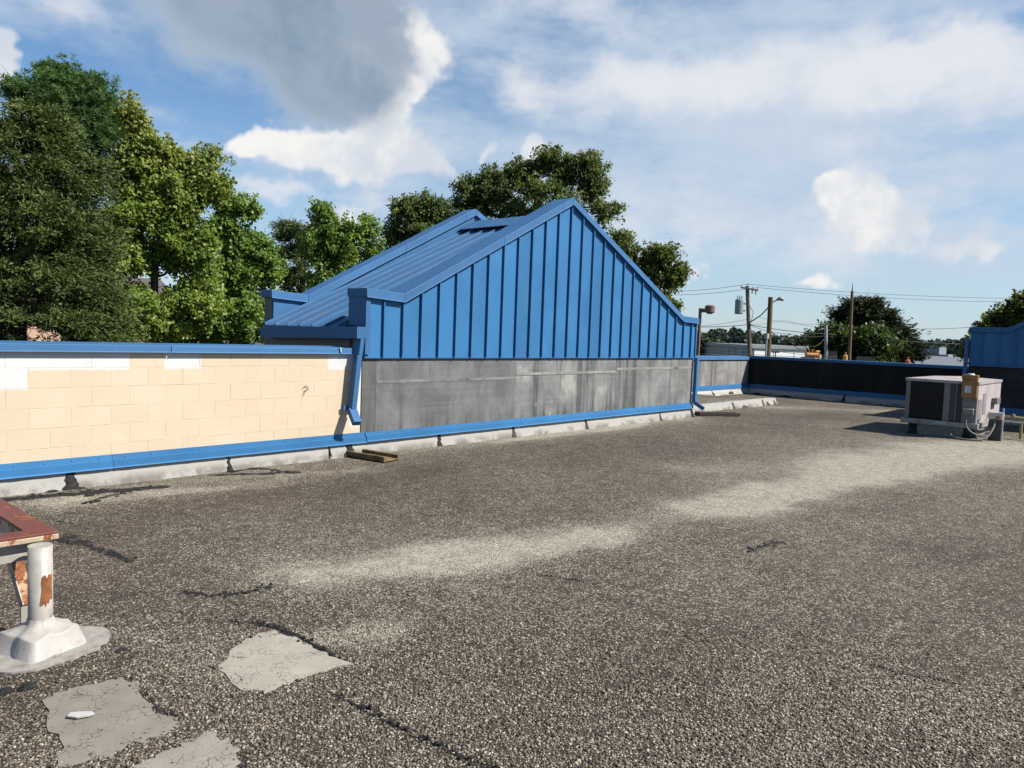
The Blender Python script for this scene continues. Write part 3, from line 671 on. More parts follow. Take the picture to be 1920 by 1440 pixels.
rake_coping(7.912, 8.33, .105, None)
rake_coping(10.19, 10.50, .105, None)
# rear parapet inner face, clad blue in sheets
inner = [(XL + .025, 1.55), (XS, 1.60), (XA, 3.5), (XA, ZA - .07), (XS, ZS - .07), (XL + .025, ZS - .04)]
MB().prism([(XL + .03, 1.5), (XS + .05, 1.6), (XS, ZS - .07), (XL + .03, ZS - .04)], 'y', 10.225, 10.259).build('wall_panel', M_BLUED, gab)
MB().prism([(XS + .055, 1.6), (8.5, 2.6), (8.5, rake(8.5) - .07), (XS + .004, ZS - .07)], 'y', 10.228, 10.259).build('wall_panel', M_BLUED, gab)
MB().prism([(8.504, 2.6), (XA, 3.4), (XA, ZA - .07), (8.504, rake(8.504) - .07)], 'y', 10.225, 10.259).build('wall_panel', M_BLUED, gab)
# standing seam roof between the parapets
EX, EZ, RZ = 5.86, 1.635, 3.60
def roofz(x): return EZ + (RZ - EZ) * (x - EX) / (XA - EX) if x <= XA else RZ + (EZ - RZ) * (x - XA) / (14.7 - XA)
ys = np.linspace(8.33, 10.20, 7)
for a, b in zip(ys[:-1], ys[1:]):
    for (x0, x1) in ((EX, XA), (14.7, XA)):
        V = [(x0, a, roofz(x0)), (x1, a, roofz(x1)), (x1, b, roofz(x1)), (x0, b, roofz(x0))]
        V += [(x, y, z - .03) for x, y, z in V]
        F = [(0, 1, 2, 3), (7, 6, 5, 4), (0, 4, 5, 1), (1, 5, 6, 2), (2, 6, 7, 3), (3, 7, 4, 0)]
        if x0 > x1: F = [tuple(reversed(f)) for f in F]
        MB().add(V, F).build('roof_pan', M_PAN, gab)
for y in list(ys[1:-1]) + [8.36, 10.17]:
    for (x0, x1) in ((EX, XA), (14.7, XA)):
        MB().bar((x0, y, roofz(x0) + .018), (x1, y, roofz(x1) + .018), .016, .034).build('roof_seam', M_PAN, gab)
for sgn in (-1, 1):   # raised ridge vent with an open dark slot below
    x0 = XA + sgn * .42; x1 = XA
    V = [(x0, 8.34, roofz(x0) + .085), (x1, 8.34, RZ + .10), (x1, 10.19, RZ + .10), (x0, 10.19, roofz(x0) + .085)]
    V += [(x, y, z - .012) for x, y, z in V]; F = [(0, 1, 2, 3), (7, 6, 5, 4), (0, 4, 5, 1), (1, 5, 6, 2), (2, 6, 7, 3), (3, 7, 4, 0)]
    if sgn > 0: F = [tuple(reversed(f)) for f in F]
    MB().add(V, F).build('ridge_vent', M_PAN, gab)
MB().box((9.28, 8.34, roofz(9.28) + .01), (9.30, 8.62, roofz(9.28) + .07)).build('vent_flap', M_BLUED, gab)
# gutter, eave wall, downspouts
gz = lambda y: 1.655 - (y - 7.9) * .026
gv = []
for y in (7.88, 10.2):
    z = gz(y); gv += [(5.80, y, z), (5.80, y, z - .15), (5.98, y, z - .15), (5.98, y, z), (5.97, y, z - .005), (5.97, y, z - .14), (5.815, y, z - .14), (5.815, y, z - .005)]
gut = MB().add(gv, [(i, (i+1) % 8, (i+1) % 8 + 8, i + 8) for i in range(8)]).build('gutter', M_BLUED, gab)
MB().box((5.805, 7.872, gz(7.88) - .149), (5.979, 7.8795, gz(7.88) - .001)).build('end_cap', M_BLUED, gut)
MB().box((5.805, 10.2005, gz(10.2) - .149), (5.979, 10.21, gz(10.2) - .001)).build('end_cap', M_BLUED, gut)
MB().box((5.99, 8.28, 1.2), (6.05, 10.25, 1.63)).build('eave_wall', M_BEIGE, gab)
def downspout(pts, w, d, parent, mat):
    mb = MB()
    for a, b in zip(pts[:-1], pts[1:]): mb.bar(a, b, w, d)
    return mb.build('downspout', mat, parent, .006)
ds = downspout([(5.88, 7.91, 1.505), (5.845, 7.90, 1.3), (5.775, 7.90, .60)], .10, .075, gab, M_BLUED)
MB().bar((5.775, 7.905, .61), (5.74, 7.74, .45), .105, .08).build('outlet_elbow', M_BLUED, ds, .006)
MB().box((5.68, 7.94, .60), (5.83, 7.952, .66)).build('strap', M_BLUED, ds)
ds2 = downspout([(14.63, 7.93, 1.26), (14.63, 7.93, .30)], .09, .075, gab, M_BLUE)
MB().bar((14.63, 7.93, .31), (14.72, 7.75, .18), .10, .08).build('outlet_elbow', M_BLUED, ds2, .006)
# membrane sheets under the cladding
for i, (a, b) in enumerate(((5.99, 6.215), (6.215, 8.965), (8.965, 11.735), (11.735, 14.6))):
    R = random.Random(i); mb = MB()
    y = 7.994 - .003 * (i % 2)
    mb.prism([(a, .2), (b + .004, .2), (b + .004, 1.26), (a, 1.26)], 'y', y, 8.028).build('membrane_sheet', M_MEM[i], gab)
for a, b, z in ((6.22, 8.96, .94), (8.97, 11.73, 1.0), (11.74, 14.58, 1.05)):
    MB().box((a, 7.9865, z - .022), (b, 7.9905, z + .022)).build('membrane_lap', M_MEM[4 if a > 6.5 else 3], gab)
flashing(gab, 6.052, 14.62, 7.988, .285, [9.1, 12.0], (.042, .062), ztop1=.305)
wavy_strip('base_strip', gab, 6.05, 14.68, 8.0, .215, -.02, .06, M_CANT, seed=8)
for k, t in enumerate((7.34, 8.93, 10.85, 13.32)):
    tar_smear(gab, t, 8.0, .18, 0, .05, mat=M_TARB if k else M_TAR, seed=30 + k, foot=1.7)
MB().box((14.585, 8.0, -.05), (14.6, 10.6, 2.0)).build('side_wall', M_MEM[3], gab)

# ------------------------------------------------------------------ return wall, far wall, far gable, low curb
rw = thing('return_parapet_wall', 'short grey parapet wall in sun with blue coping beyond the gable', 'wall', (18.7, 10.7, 0))
MB().box((14.61, 10.6, -.05), (22.9, 10.85, 1.12)).build('wall_core', M_MEM[4], rw)
for i, (a, b) in enumerate(((14.61, 17.9), (17.9, 20.6), (20.6, 22.32), (22.32, 22.89))):
    MB().box((a, 10.588 - .003 * (i % 2), .12), (b, 10.5985, 1.10)).build('membrane_sheet', M_MEM[4], rw)
coping_run(rw, 14.61, 22.96, 1.175, 1.165, 10.55, 10.9, .075, M_BLUED, [17.2, 19.72])
flashing(rw, 14.61, 22.84, 10.587, .315, [19.0], (.05, .06), screws=False)
wavy_strip('base_strip', rw, 14.61, 22.86, 10.59, .25, .02, .14, M_CANT, seed=11)
for k, t in enumerate((20.45, 21.6, 18.3)):
    tar_smear(rw, t, 10.59, .2 if k != 1 else .17, .06, .05 if k != 1 else .20, .14, mat=M_TARB, seed=60 + k, foot=1.3)
fw = thing('far_parapet_wall', 'long black shaded parapet wall with dark blue coping, behind the rooftop unit', 'wall', (23, 7, 0))
MB().box((22.9, 3.9, -.05), (23.15, 10.86, 1.13)).build('wall_core', M_BLACKM, fw)
for i, (a, b) in enumerate(((4.0, 6.2), (6.2, 8.4), (8.4, 10.585))):
    MB().box((22.888 - .003 * (i % 2), a, .12), (22.899, b, 1.11)).build('membrane_sheet', M_BLACKM, fw)
for a, b in ((4.0, 7.1), (7.1, 10.545)):
    mb = MB(); za = 1.2; A, B = a + .002, b - .002
    mb.box((22.86, A, za - .085), (23.2, B, za)).build('coping', M_BLUED, fw, .005)
flashing(fw, 4.0, 10.54, 22.887, .315, [7.3], (.05, .06), axis='y', screws=False)
wavy_strip('base_strip', fw, 4.0, 10.5, 22.89, .25, -.02, .13, M_CANT, axis='y', seed=13)
for k, (t, w) in enumerate(((10.2, .25), (9.3, .35), (7.6, .07), (6.4, .05), (5.0, .05))):
    tar_smear(fw, t, 22.89, .16 if k != 2 else .2, -.01, w, .13, axis='y', seed=70 + k, foot=1.2)
fg = thing('gable_building', 'dark blue clad gable end in shade at the right edge of the picture', 'building', (21.5, -.5, 0))
FX = 20.2; FY = 3.98; FS, FAp = 3.25, -.4
def frake(y):
    if y > FS: return 2.16
    if y > FAp: return 2.16 + (FS - y) * .51
    return 2.16 + (FS - FAp) * .51 - (FAp - y) * .51
fz_end = -4.05
MB().prism([(FY, -.05), (FY, 2.1), (FS, 2.1), (FAp, frake(FAp) - .06), (fz_end, 2.1), (-4.8, 2.1), (-4.8, -.05)], 'x', FX + .03, FX + .3).build('front_parapet', M_BEIGE, fg)
yy = [FY - .25 - .3235 * i for i in range(26)]
yb = [FY] + yy + [-4.8]
for b, a in zip(yb[:-1], yb[1:]):
    zt = lambda y: (2.16 if y < fz_end else frake(y)) - .09
    pts = [(a, 1.31), (b, 1.31), (b, zt(b))] + [(c, zt(c)) for c in (FS, FAp, fz_end) if a < c < b] + [(a, zt(a))]
    MB().prism(pts, 'x', FX - .015, FX + .03).build('wall_panel', M_BLUE, fg)
for y in yy: MB().box((FX - .045, y - .009, 1.315), (FX - .016, y + .009, (2.16 if y < fz_end else frake(y)) - .10)).build('seam_rib', M_BLUE, fg)
nodes = [(FY + .03, 2.16), (FS, 2.16), (FAp, frake(FAp)), (fz_end, 2.16), (-4.83, 2.16)]
for (y0, z0), (y1, z1) in zip(nodes[:-1], nodes[1:]):
    MB().prism([(y0 - .001, z0 - .11), (y0 - .001, z0), (y1 + .001, z1), (y1 + .001, z1 - .11)], 'x', FX - .065, FX + .35).build('coping', M_BLUED, fg, .004)
MB().box((FX - .07, -4.8, 1.27), (FX, FY, 1.308)).build('drip_trim', M_BLUED, fg)
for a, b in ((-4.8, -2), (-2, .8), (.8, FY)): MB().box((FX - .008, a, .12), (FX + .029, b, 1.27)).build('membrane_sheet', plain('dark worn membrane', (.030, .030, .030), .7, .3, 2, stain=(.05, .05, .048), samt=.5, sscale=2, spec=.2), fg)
MB().box((FX + .31, FY - .06, -.05), (22.9, FY, 2.05)).build('side_wall', M_BLUED, fg)
downspout([(FX - .05, FY + .06, 1.9), (FX - .05, FY + .06, .3)], .09, .075, fg, M_BLUED)
flashing(fg, -4.8, FY, FX - .008, .36, [0.6], (.05, .06), axis='y', screws=False)
wavy_strip('base_strip', fg, -4.8, FY, FX, .29, -.02, .13, M_CANT, axis='y', seed=17)
cb = thing('roof_curb', 'low white coated curb strip with brown tar spots, beyond the gable', 'curb', (17.3, 8.5, 0))
wavy_strip('curb_face', cb, 14.75, 19.95, 8.42, .15, -.02, .07, M_CANT, seed=19)
MB().box((14.75, 8.412, -.02), (19.95, 8.60, .151)).build('curb_body', M_CANT, cb, .012)
for k, (t, w, zt) in enumerate(((15.6, .14, .07), (17.4, .07, .15), (18.0, .20, .08), (19.1, .05, .15), (19.4, .14, .09), (19.8, .10, .11))):
    tar_smear(cb, t, 8.42, zt, 0, w, .07, mat=M_TARB, seed=90 + k, foot=1.2)

# splash trays
def splash(label, c, ang, L, W, mat):
    t = thing('splash_tray', label, 'splash tray', (c[0], c[1], .0)); R = Matrix.Rotation(ang, 3, 'Z')
    def put(name, a, b):
        mb = MB().box(a, b); mb.v = [tuple(R @ Vector(p) + Vector((c[0], c[1], .012))) for p in mb.v]; mb.build(name, mat, t, .006)
    put('bottom_board', (-L/2, -W/2, 0), (L/2, W/2, .022))
    put('side_rail', (-L/2, -W/2 - .001, .0225), (L/2, -W/2 + .035, .065)); put('side_rail', (-L/2, W/2 - .035, .0225), (L/2, W/2 + .001, .065))
    put('end_rail', (-L/2 - .001, -W/2 + .0355, .0225), (-L/2 + .03, W/2 - .0355, .06))
M_WOODS = plain('mossy weathered wood', (.17, .115, .05), .9, .35, 10, stain=(.06, .055, .035), samt=.5, sscale=6, bump=.6)
splash('brown weathered wooden splash tray under the left downspout', (5.93, 7.66), math.radians(-82), .66, .28, M_WOODS)
splash('dark wooden splash tray under the right downspout', (15.35, 7.75), math.radians(-38), .95, .26, plain('dark wet wood', (.05, .04, .03), .8, .3, 10))

# ------------------------------------------------------------------ rusty pipe stand, foreground left
st = thing('pipe_stand', 'rusty white steel equipment stand on a pipe leg with white boot', 'equipment stand', (1.21, 4.15, 0))
FXs = (-.5, 1.305); FYs = (4.235, 6.5); ZT = .56
MB().prism([(FYs[0], ZT - .012), (FYs[0], ZT), (FYs[0] + .12, ZT), (FYs[0] + .12, ZT - .012)], 'x', FXs[0], FXs[1]).build('top_flange', M_RUSTTOP, st, .002)
MB().prism([(FXs[1] - .12, ZT - .012), (FXs[1] - .12, ZT), (FXs[1], ZT), (FXs[1], ZT - .012)], 'y', FYs[0] + .1205, FYs[1]).build('top_flange', M_RUSTTOP, st, .002)
MB().box((FXs[0], FYs[0] - .004, ZT - .038), (FXs[1] + .003, FYs[0] + .008, ZT - .0125)).build('front_lip', M_RUSTB, st, .003)
MB().box((FXs[0], FYs[0] + .05, ZT - .135), (FXs[1] - .12, FYs[0] + .065, ZT - .0125)).build('channel_web', M_RUSTW, st)
MB().box((FXs[1] - .075, FYs[0] + .121, ZT - .135), (FXs[1] - .06, FYs[1], ZT - .0125)).build('channel_web', M_RUSTW, st)
MB().box((FXs[1] - .125, FYs[0] + .121, ZT - .05), (FXs[1] - .121, FYs[1], ZT - .0125)).build('back_lip', M_RUSTB, st)
for lx, ly in ((1.205, 4.165), (-.4, 4.165), (1.205, 6.4)):
    leg = MB().tube([(lx, ly, -.01), (lx, ly, .12), (lx, ly, ZT - .0385 if ly < 5 else ZT - .0125)], .054, 24).build('pipe_leg', M_RUSTW if ly > 5 or lx < 0 else M_RUSTW, st, smooth=False)
    for p in leg.data.polygons: p.use_smooth = len(p.vertices) == 4
    # coated boot: skirt flaring over a square curb and a flat ragged apron
    ringN = 44; V = []; R = np.random.default_rng(5); FB = []
    prof_b = [(.056, .165, 0), (.062, .138, .1), (.098, .116, .6), (.122, .106, .95), (.127, .103, 1), (.130, .096, 1), (.158, .020, .95), (.164, .012, .9), (.20, .009, .3)]
    for r, z, sq in prof_b:
        for k in range(ringN):
            t = 2 * math.pi * k / ringN + .25; c, s = math.cos(t), math.sin(t)
            qf = 1 / max(abs(c), abs(s)); rr = r * (1 + (min(qf, 1.32) - 1) * sq) * (1 + R.normal(0, .006) + .035 * math.sin(5 * t + 1.3 + z * 9) * sq + .02 * math.sin(11 * t + z * 25)); zz = z + R.normal(0, .0015) + .006 * math.sin(7 * t + 20 * r) * sq * (1 if z > .02 else .3)
            V.append((lx + rr * math.cos(t + .35), ly + rr * math.sin(t + .35), max(.006, zz)))
    for i in range(len(prof_b) - 1):
        for k in range(ringN): FB.append((i*ringN+k, i*ringN+(k+1) % ringN, (i+1)*ringN+(k+1) % ringN, (i+1)*ringN+k)[::-1])
    boot = MB().add(V, FB).build('coated_boot', M_WHITE, st, smooth=True)
    ap = []; nA = 60
    for k in range(nA):
        t = 2 * math.pi * k / nA; r = .255 * (1 + .10 * math.sin(2 * t + 1) + R.normal(0, .03)); ap.append((lx + .01 + r * 1.08 * math.cos(t), ly - .03 + r * math.sin(t)))
    V = [(x, y, .012) for x, y in ap] + [(x, y, -.01) for x, y in ap] + [(lx, ly, .017)]
    MB().add(V, [(k, (k+1) % nA, 2 * nA) for k in range(nA)] + [(k, k + nA, (k+1) % nA + nA, (k+1) % nA) for k in range(nA)]).build('coated_apron', M_WHITED, boot)
# rust patch wrapped on the near leg
V = []; n = 9; R = np.random.default_rng(8)
a0 = math.atan2(-4.165, -1.205)
for i in range(5):
    for k in range(n):
        t = a0 + .02 + (k / (n - 1)) * 1.05 + (R.normal(0, .05) if k in (0, n-1) else 0); z = .245 + .135 * i / 4 + (R.normal(0, .010) if i in (0, 4) else 0)
        V.append((1.205 + .0552 * math.cos(t), 4.165 + .0552 * math.sin(t), z))
MB().add(V, [(i*n+k, i*n+k+1, (i+1)*n+k+1, (i+1)*n+k) for i in range(4) for k in range(n-1)]).build('rust_patch', M_RUSTP, st, smooth=True)
MB().bar((1.205, 4.70, .47), (1.21, 4.36, .17), .06, .010).build('brace', M_RUSTO, st)
MB().bar((1.175, 4.70, .46), (1.18, 4.36, .16), .006, .05).build('brace', M_RUSTW, st)
MB().box((1.17, 4.345, .02), (1.25, 4.36, .165)).build('brace_plate', M_RUSTW, st)
pc = [(0, 0), (.045, -.015), (.10, -.006), (.135, .01), (.12, .03), (.06, .034), (.015, .03)]
o_ = gp(126, 1352)
tag(MB().prism([(o_.x + x * .62 + y * .3, o_.y - x * .45 + y) for x, y in pc], 'z', .0155, .0215).build('white_scrap', plain('white plastic scrap', (.5, .49, .46), .5, .05), base=(o_.x, o_.y, .015)), 'small white scrap lying flat on a grey roof patch', 'scrap')
def lump(px, py, r, lb, sd):
    c = gp(px, py); R = np.random.default_rng(sd); V = []; F = []; n = 9
    for i in range(4):
        for k in range(n):
            t = 2 * math.pi * k / n; rr = r * math.cos(i * .42) * R.uniform(.8, 1.15); V.append((c.x + rr * math.cos(t) * 1.4, c.y + rr * math.sin(t) * .8, -.004 + r * .9 * math.sin(i * .42)))
    for i in range(3):
        for k in range(n): F.append((i*n+k, i*n+(k+1) % n, (i+1)*n+(k+1) % n, (i+1)*n+k))
    F.append(tuple(range(3*n, 4*n)))
    tag(MB().add(V, F).build('tar_lump', M_TAR, base=(c.x, c.y, 0)), lb, 'tar lump', 'black tar lumps')
lump(133, 1180, .028, 'black tar lump just behind the white pipe boot', 1); lump(228, 1221, .024, 'small black tar lump right of the white pipe boot', 2)
lump(52, 1291, .034, 'larger black tar lump in front of the white pipe boot', 3); lump(8, 1300, .032, 'black tar lump at the left edge of the picture', 4)

# ------------------------------------------------------------------ rooftop unit
M_HV = plain('faded grey unit paint', (.19, .178, .178), .55, .12, 3, stain=(.22, .20, .19), samt=.3, sscale=5, stretch=4)
M_HVP = plain('chalky pale unit panel', (.44, .395, .395), .6, .06, 3, stain=(.36, .31, .30), samt=.2, sscale=4, stretch=5)
M_COIL = plain('dark condenser coil', (.024, .020, .016), .7, .4, 14, spec=.2)
M_COILB = plain('dusty coil fin', (.035, .033, .030), .6, .3, 25, spec=.25)
M_RAIL = plain('galvanised base rail', (.30, .29, .27), .6, .2, 4, stain=(.20, .10, .06), samt=.35, sscale=7)
hv = thing('rooftop_unit', 'grey packaged rooftop air conditioner with dark coil face on a curb', 'air conditioner', (17, 3.56, 0))
hx0, hx1, hy0, hy1, hz0, hz1 = 15.93, 18.05, 2.965, 4.16, .30, 1.06
MB().box((hx0 + .06, hy0 + .06, hz0 + .002), (hx1 - .06, hy1 - .06, hz1 - .03)).build('inner_body', M_COIL, hv)
MB().add([(hx0 - .02, hy0 - .02, hz1), (hx1 + .02, hy0 - .02, hz1), (hx1 + .02, hy1 + .02, hz1), (hx0 - .02, hy1 + .02, hz1), (hx0 - .02, hy0 - .02, hz1 - .05), (hx1 + .02, hy0 - .02, hz1 - .05), (hx1 + .02, hy1 + .02, hz1 - .05), (hx0 - .02, hy1 + .02, hz1 - .05), (hx0 + .6, (hy0 + hy1) / 2, hz1 + .04), (hx1 - .6, (hy0 + hy1) / 2, hz1 + .04)],
         [(0, 1, 9, 8), (1, 2, 9), (2, 3, 8, 9), (3, 0, 8), (4, 5, 1, 0), (5, 6, 2, 1), (6, 7, 3, 2), (7, 4, 0, 3), (7, 6, 5, 4)]).build('top_cover', plain('rust-tinged cover', (.40, .36, .36), .55, .12, 3, stain=(.30, .12, .10), samt=.3, sscale=3), hv)
MB().box((hx0, hy1 - .075, hz0), (hx0 + .06, hy1, hz1 - .051)).build('corner_post', M_HV, hv, .005)
MB().box((hx0, 3.405, hz0), (hx0 + .06, 3.51, hz1 - .051)).build('corner_post', M_HV, hv, .005)
MB().box((hx0 + .02, 3.512, hz0 + .03), (hx0 + .04, hy1 - .077, hz1 - .053)).build('coil_core', M_COIL, hv)
mb = MB()
for k in range(30):
    z = hz0 + .035 + k * .0225; mb.box((hx0 + .006, 3.512, z), (hx0 + .0195, hy1 - .077, z + .006))
mb.build('coil_fins', M_COILB, hv)
M_NAVY = plain('dark slate filter panel', (.045, .05, .075), .6, .2, 5)
MB().box((hx0 + .004, 3.315, hz0 + .01), (hx0 + .05, 3.403, hz1 - .053)).build('filter_panel', M_NAVY, hv, .003)
MB().box((hx0, 3.295, hz0 + .005), (hx0 + .055, 3.313, hz1 - .052)).build('panel_strip', M_HV, hv)
MB().box((hx0 + .004, 3.20, hz0 + .01), (hx0 + .05, 3.293, hz1 - .053)).build('filter_panel', plain('dark louvre panel', (.030, .032, .036), .6, .2, 5), hv, .003)
MB().box((hx0 - .002, hy0, hz0), (hx0 + .055, 3.198, hz1 - .052)).build('service_panel', M_HV, hv, .004)
MB().box((hx0 + .056, hy0 - .002, hz0), (16.75, hy0 + .055, hz1 - .052)).build('side_panel', M_HVP, hv, .004)
MB().box((16.753, hy0 - .004, hz0), (hx1, hy0 + .055, hz1 - .052)).build('side_panel', M_HVP, hv, .004)
MB().box((hx0 + .06, hy1 - .056, hz0), (hx1, hy1, hz1 - .052)).build('side_panel', M_HV, hv, .004)
MB().box((hx1 - .058, hy0 + .057, hz0), (hx1 - .002, hy1 - .058, hz1 - .053)).build('side_panel', M_HV, hv, .004)
mb = MB()
for k in range(22):
    z = hz0 + .04 + k * .0185
    mb.box((16.02, hy0 - .012, z), (16.36, hy0 - .0025, z + .009))
    mb.box((16.42, hy0 - .012, z + .10), (16.70, hy0 - .0025, z + .109))
mb.build('louvre_grille', plain('louvre shadow grey', (.34, .31, .32), .6, .1, 6), hv)
MB().box((17.2, hy0 - .10, .60), (17.55, hy0 - .005, .72)).build('flue_hood', M_HV, hv, .006)
rail = MB(); rail.box((hx0 - .06, hy0 - .05, .205), (hx0 + .02, hy1 + .05, .297)); rail.box((hx0 + .02, hy0 - .05, .205), (hx1 + .05, hy0 + .03, .297)); rail.box((hx0 + .02, hy1 - .03, .205), (hx1 + .05, hy1 + .05, .297))
rail.build('base_rail', M_RAIL, hv, .006)
MB().box((hx0 - .063, 3.42, .235), (hx0 - .0605, 3.62, .29)).build('rail_patch', plain('pale rail tape', (.36, .37, .36), .6), hv)
MB().box((hx0 - .02, hy0 + .12, -.01), (hx1 - .1, hy1 - .22, .205)).build('roof_curb', plain('coated unit curb', (.20, .205, .185), .8, .15, 4, stain=(.15, .15, .13), samt=.3, sscale=6), hv, .012)
for py in (3.98, 3.08):
    R = np.random.default_rng(int(py * 100)); V = []; nn = 10
    for i, z in enumerate((-.005, .05, .12, .204)):
        for k in range(nn):
            t = 2 * math.pi * k / nn; r = (.15, .12, .10, .11)[i] * R.uniform(.8, 1.2); V.append((hx0 + .06 + r * math.cos(t), py + r * math.sin(t), z))
    MB().add(V, [(i*nn+k, i*nn+(k+1) % nn, (i+1)*nn+(k+1) % nn, (i+1)*nn+k) for i in range(3) for k in range(nn)]).build('tarred_footing', M_TAR, hv)
M_YB = plain('yellow enamel', (.30, .155, .040), .55, .2, 6, stain=(.25, .10, .025), samt=.3, sscale=9)
db = thing('disconnect_box', 'yellow electrical disconnect box with white sticker on the rooftop unit', 'electrical box', (15.9, 3.08, .76))
MB().box((15.82, 2.97, .765), (15.925, 3.205, 1.10)).build('box_body', M_YB, db, .008)
MB().box((15.805, 2.955, 1.10), (15.93, 3.215, 1.185)).build('box_hood', M_YB, db, .01)
MB().box((15.815, 2.962, .77), (15.8195, 3.20, 1.09)).build('box_door', M_YB, db, .003)
MB().box((15.812, 3.05, .86), (15.8148, 3.15, .985)).build('sticker', plain('white sticker', (.62, .68, .70), .5, .04), db)
mb = MB()
for k in range(6): mb.box((15.8105, 3.058, .875 + k * .017), (15.8118, 3.135 - .012 * (k % 3), .880 + k * .017))
mb.build('sticker_print', plain('grey print', (.16, .22, .26), .6, .1), db)
mb = MB(); mb.tube([(15.865, 3.08, 1.185), (15.865, 3.08, 1.21)], [.07, .05], 14); mb.build('cap', plain('pale cap', (.62, .58, .52), .5), db)
MB().box((15.80, 2.952, 1.0), (15.8115, 2.975, 1.08)).build('latch', M_YB, db)
jb = thing('junction_box', 'small grey box low on the rooftop unit service panel', 'electrical box', (15.88, 3.06, .5))
MB().box((15.86, 3.0, .46), (15.927, 3.16, .56)).build('box_body', M_HV, jb, .006); MB().box((15.852, 2.995, .55), (15.93, 3.165, .566)).build('box_lid', plain('pale box lid', (.55, .54, .53), .5), jb)
M_COND = plain('grey flexible conduit', (.17, .165, .16), .5, .15, 20)
def cond(label, pts, r=.018):
    P = []
    for i in range(len(pts) - 1):
        p0 = Vector(pts[max(i-1, 0)]); p1 = Vector(pts[i]); p2 = Vector(pts[i+1]); p3 = Vector(pts[min(i+2, len(pts)-1)])
        for k in range(6):
            t = k / 6; P.append(.5 * ((2*p1) + (-p0+p2)*t + (2*p0-5*p1+4*p2-p3)*t*t + (-p0+3*p1-3*p2+p3)*t**3))
    P.append(Vector(pts[-1]))
    tag(MB().tube(P, r, 8).build('conduit', M_COND, smooth=True, base=pts[0]), label, 'conduit', 'flexible conduits at the rooftop unit')
cond('lowest grey conduit looping on the gravel below the rooftop unit', [(15.86, 3.35, .19), (15.72, 3.28, .05), (15.70, 3.0, .02), (15.85, 2.78, .06), (16.05, 2.70, .25), (16.15, 2.70, .40)])
cond('middle grey conduit hanging from the small grey box', [(15.88, 3.10, .46), (15.80, 3.08, .25), (15.84, 2.95, .12), (16.0, 2.80, .13), (16.15, 2.74, .25)], .014)
cond('thin upper conduit running from the base rail to the white post box', [(15.87, 3.02, .22), (15.95, 2.9, .19), (16.1, 2.78, .24)], .02)
pbx = thing('post_box', 'white topped steel box on a dark post beside the rooftop unit', 'electrical box', (16.2, 2.69, 0))
MB().box((16.17, 2.60, -.01), (16.24, 2.80, .39)).build('dark_post', plain('dark steel plate', (.06, .06, .06), .5, .2, 6), pbx, .004)
MB().box((16.14, 2.585, .391), (16.30, 2.815, .52)).build('white_box', plain('white box paint', (.55, .545, .54), .5, .05, stain=(.45, .25, .18), samt=.1, sscale=20), pbx, .008)
MB().tube([(16.138, 2.66, .43), (16.132, 2.66, .43)], .035, 10).build('red_label', plain('orange red spot', (.50, .13, .05), .6), pbx)
MB().box((16.165, 2.575, -.01), (16.20, 2.598, .6)).build('post_angle', plain('galvanised angle', (.45, .46, .47), .5), pbx)
gpip = thing('gas_pipe', 'yellow gas pipe on low supports running from the rooftop unit', 'pipe', (16.9, 2.5, 0))
M_GY = plain('faded yellow pipe paint', (.34, .28, .13), .6, .15, 8)
MB().tube([(16.9, 2.95, .40), (16.9, 2.6, .40), (16.9, .5, .38)], .027, 10).build('pipe_run', M_GY, gpip, smooth=True)
MB().tube([(16.9, 2.57, .40), (16.9, 2.50, .40)], .042, 10).build('valve_body', M_GY, gpip); MB().box((16.86, 2.52, .43), (16.94, 2.55, .465)).build('valve_handle', M_GY, gpip)
MB().tube([(16.78, 2.75, .33), (16.78, .5, .31)], .018, 8).build('drain_pipe', plain('white pvc', (.7, .7, .68), .4, .05), gpip, smooth=True)
for yy_ in (2.40, .9): MB().tube([(16.9, yy_, -.01), (16.9, yy_, .40)], .025, 8).build('support', M_GY, gpip)

# ------------------------------------------------------------------ trees
def tubes_np(segs, n=5):
    V = []; F = []
    for (a, b, ra, rb) in segs:
        d = b - a; L = np.linalg.norm(d)
        if L < 1e-4: continue
        d = d / L; r = np.cross(d, (0, 0, 1) if abs(d[2]) < .9 else (1, 0, 0)); r /= np.linalg.norm(r); u = np.cross(r, d)
        t = np.arange(n) * 2 * math.pi / n; ring = np.cos(t)[:, None] * r + np.sin(t)[:, None] * u
        o = len(V) * 1; base = sum(len(v) for v in V); V.append(np.concatenate([a + ring * ra, b + ring * rb]))
        for k in range(n): F.append((base + k, base + (k+1) % n, base + n + (k+1) % n, base + n + k))
    return np.concatenate(V), np.array(F)
def ell(px, py, rx, ry, d, n, dep=1.0):
    c = at(px, py, d); s = (c - EYE).dot(FWD) / FPX
    return (np.array(c), np.array([rx * s * dep, rx * s * dep, ry * s]), n, (rx * s))
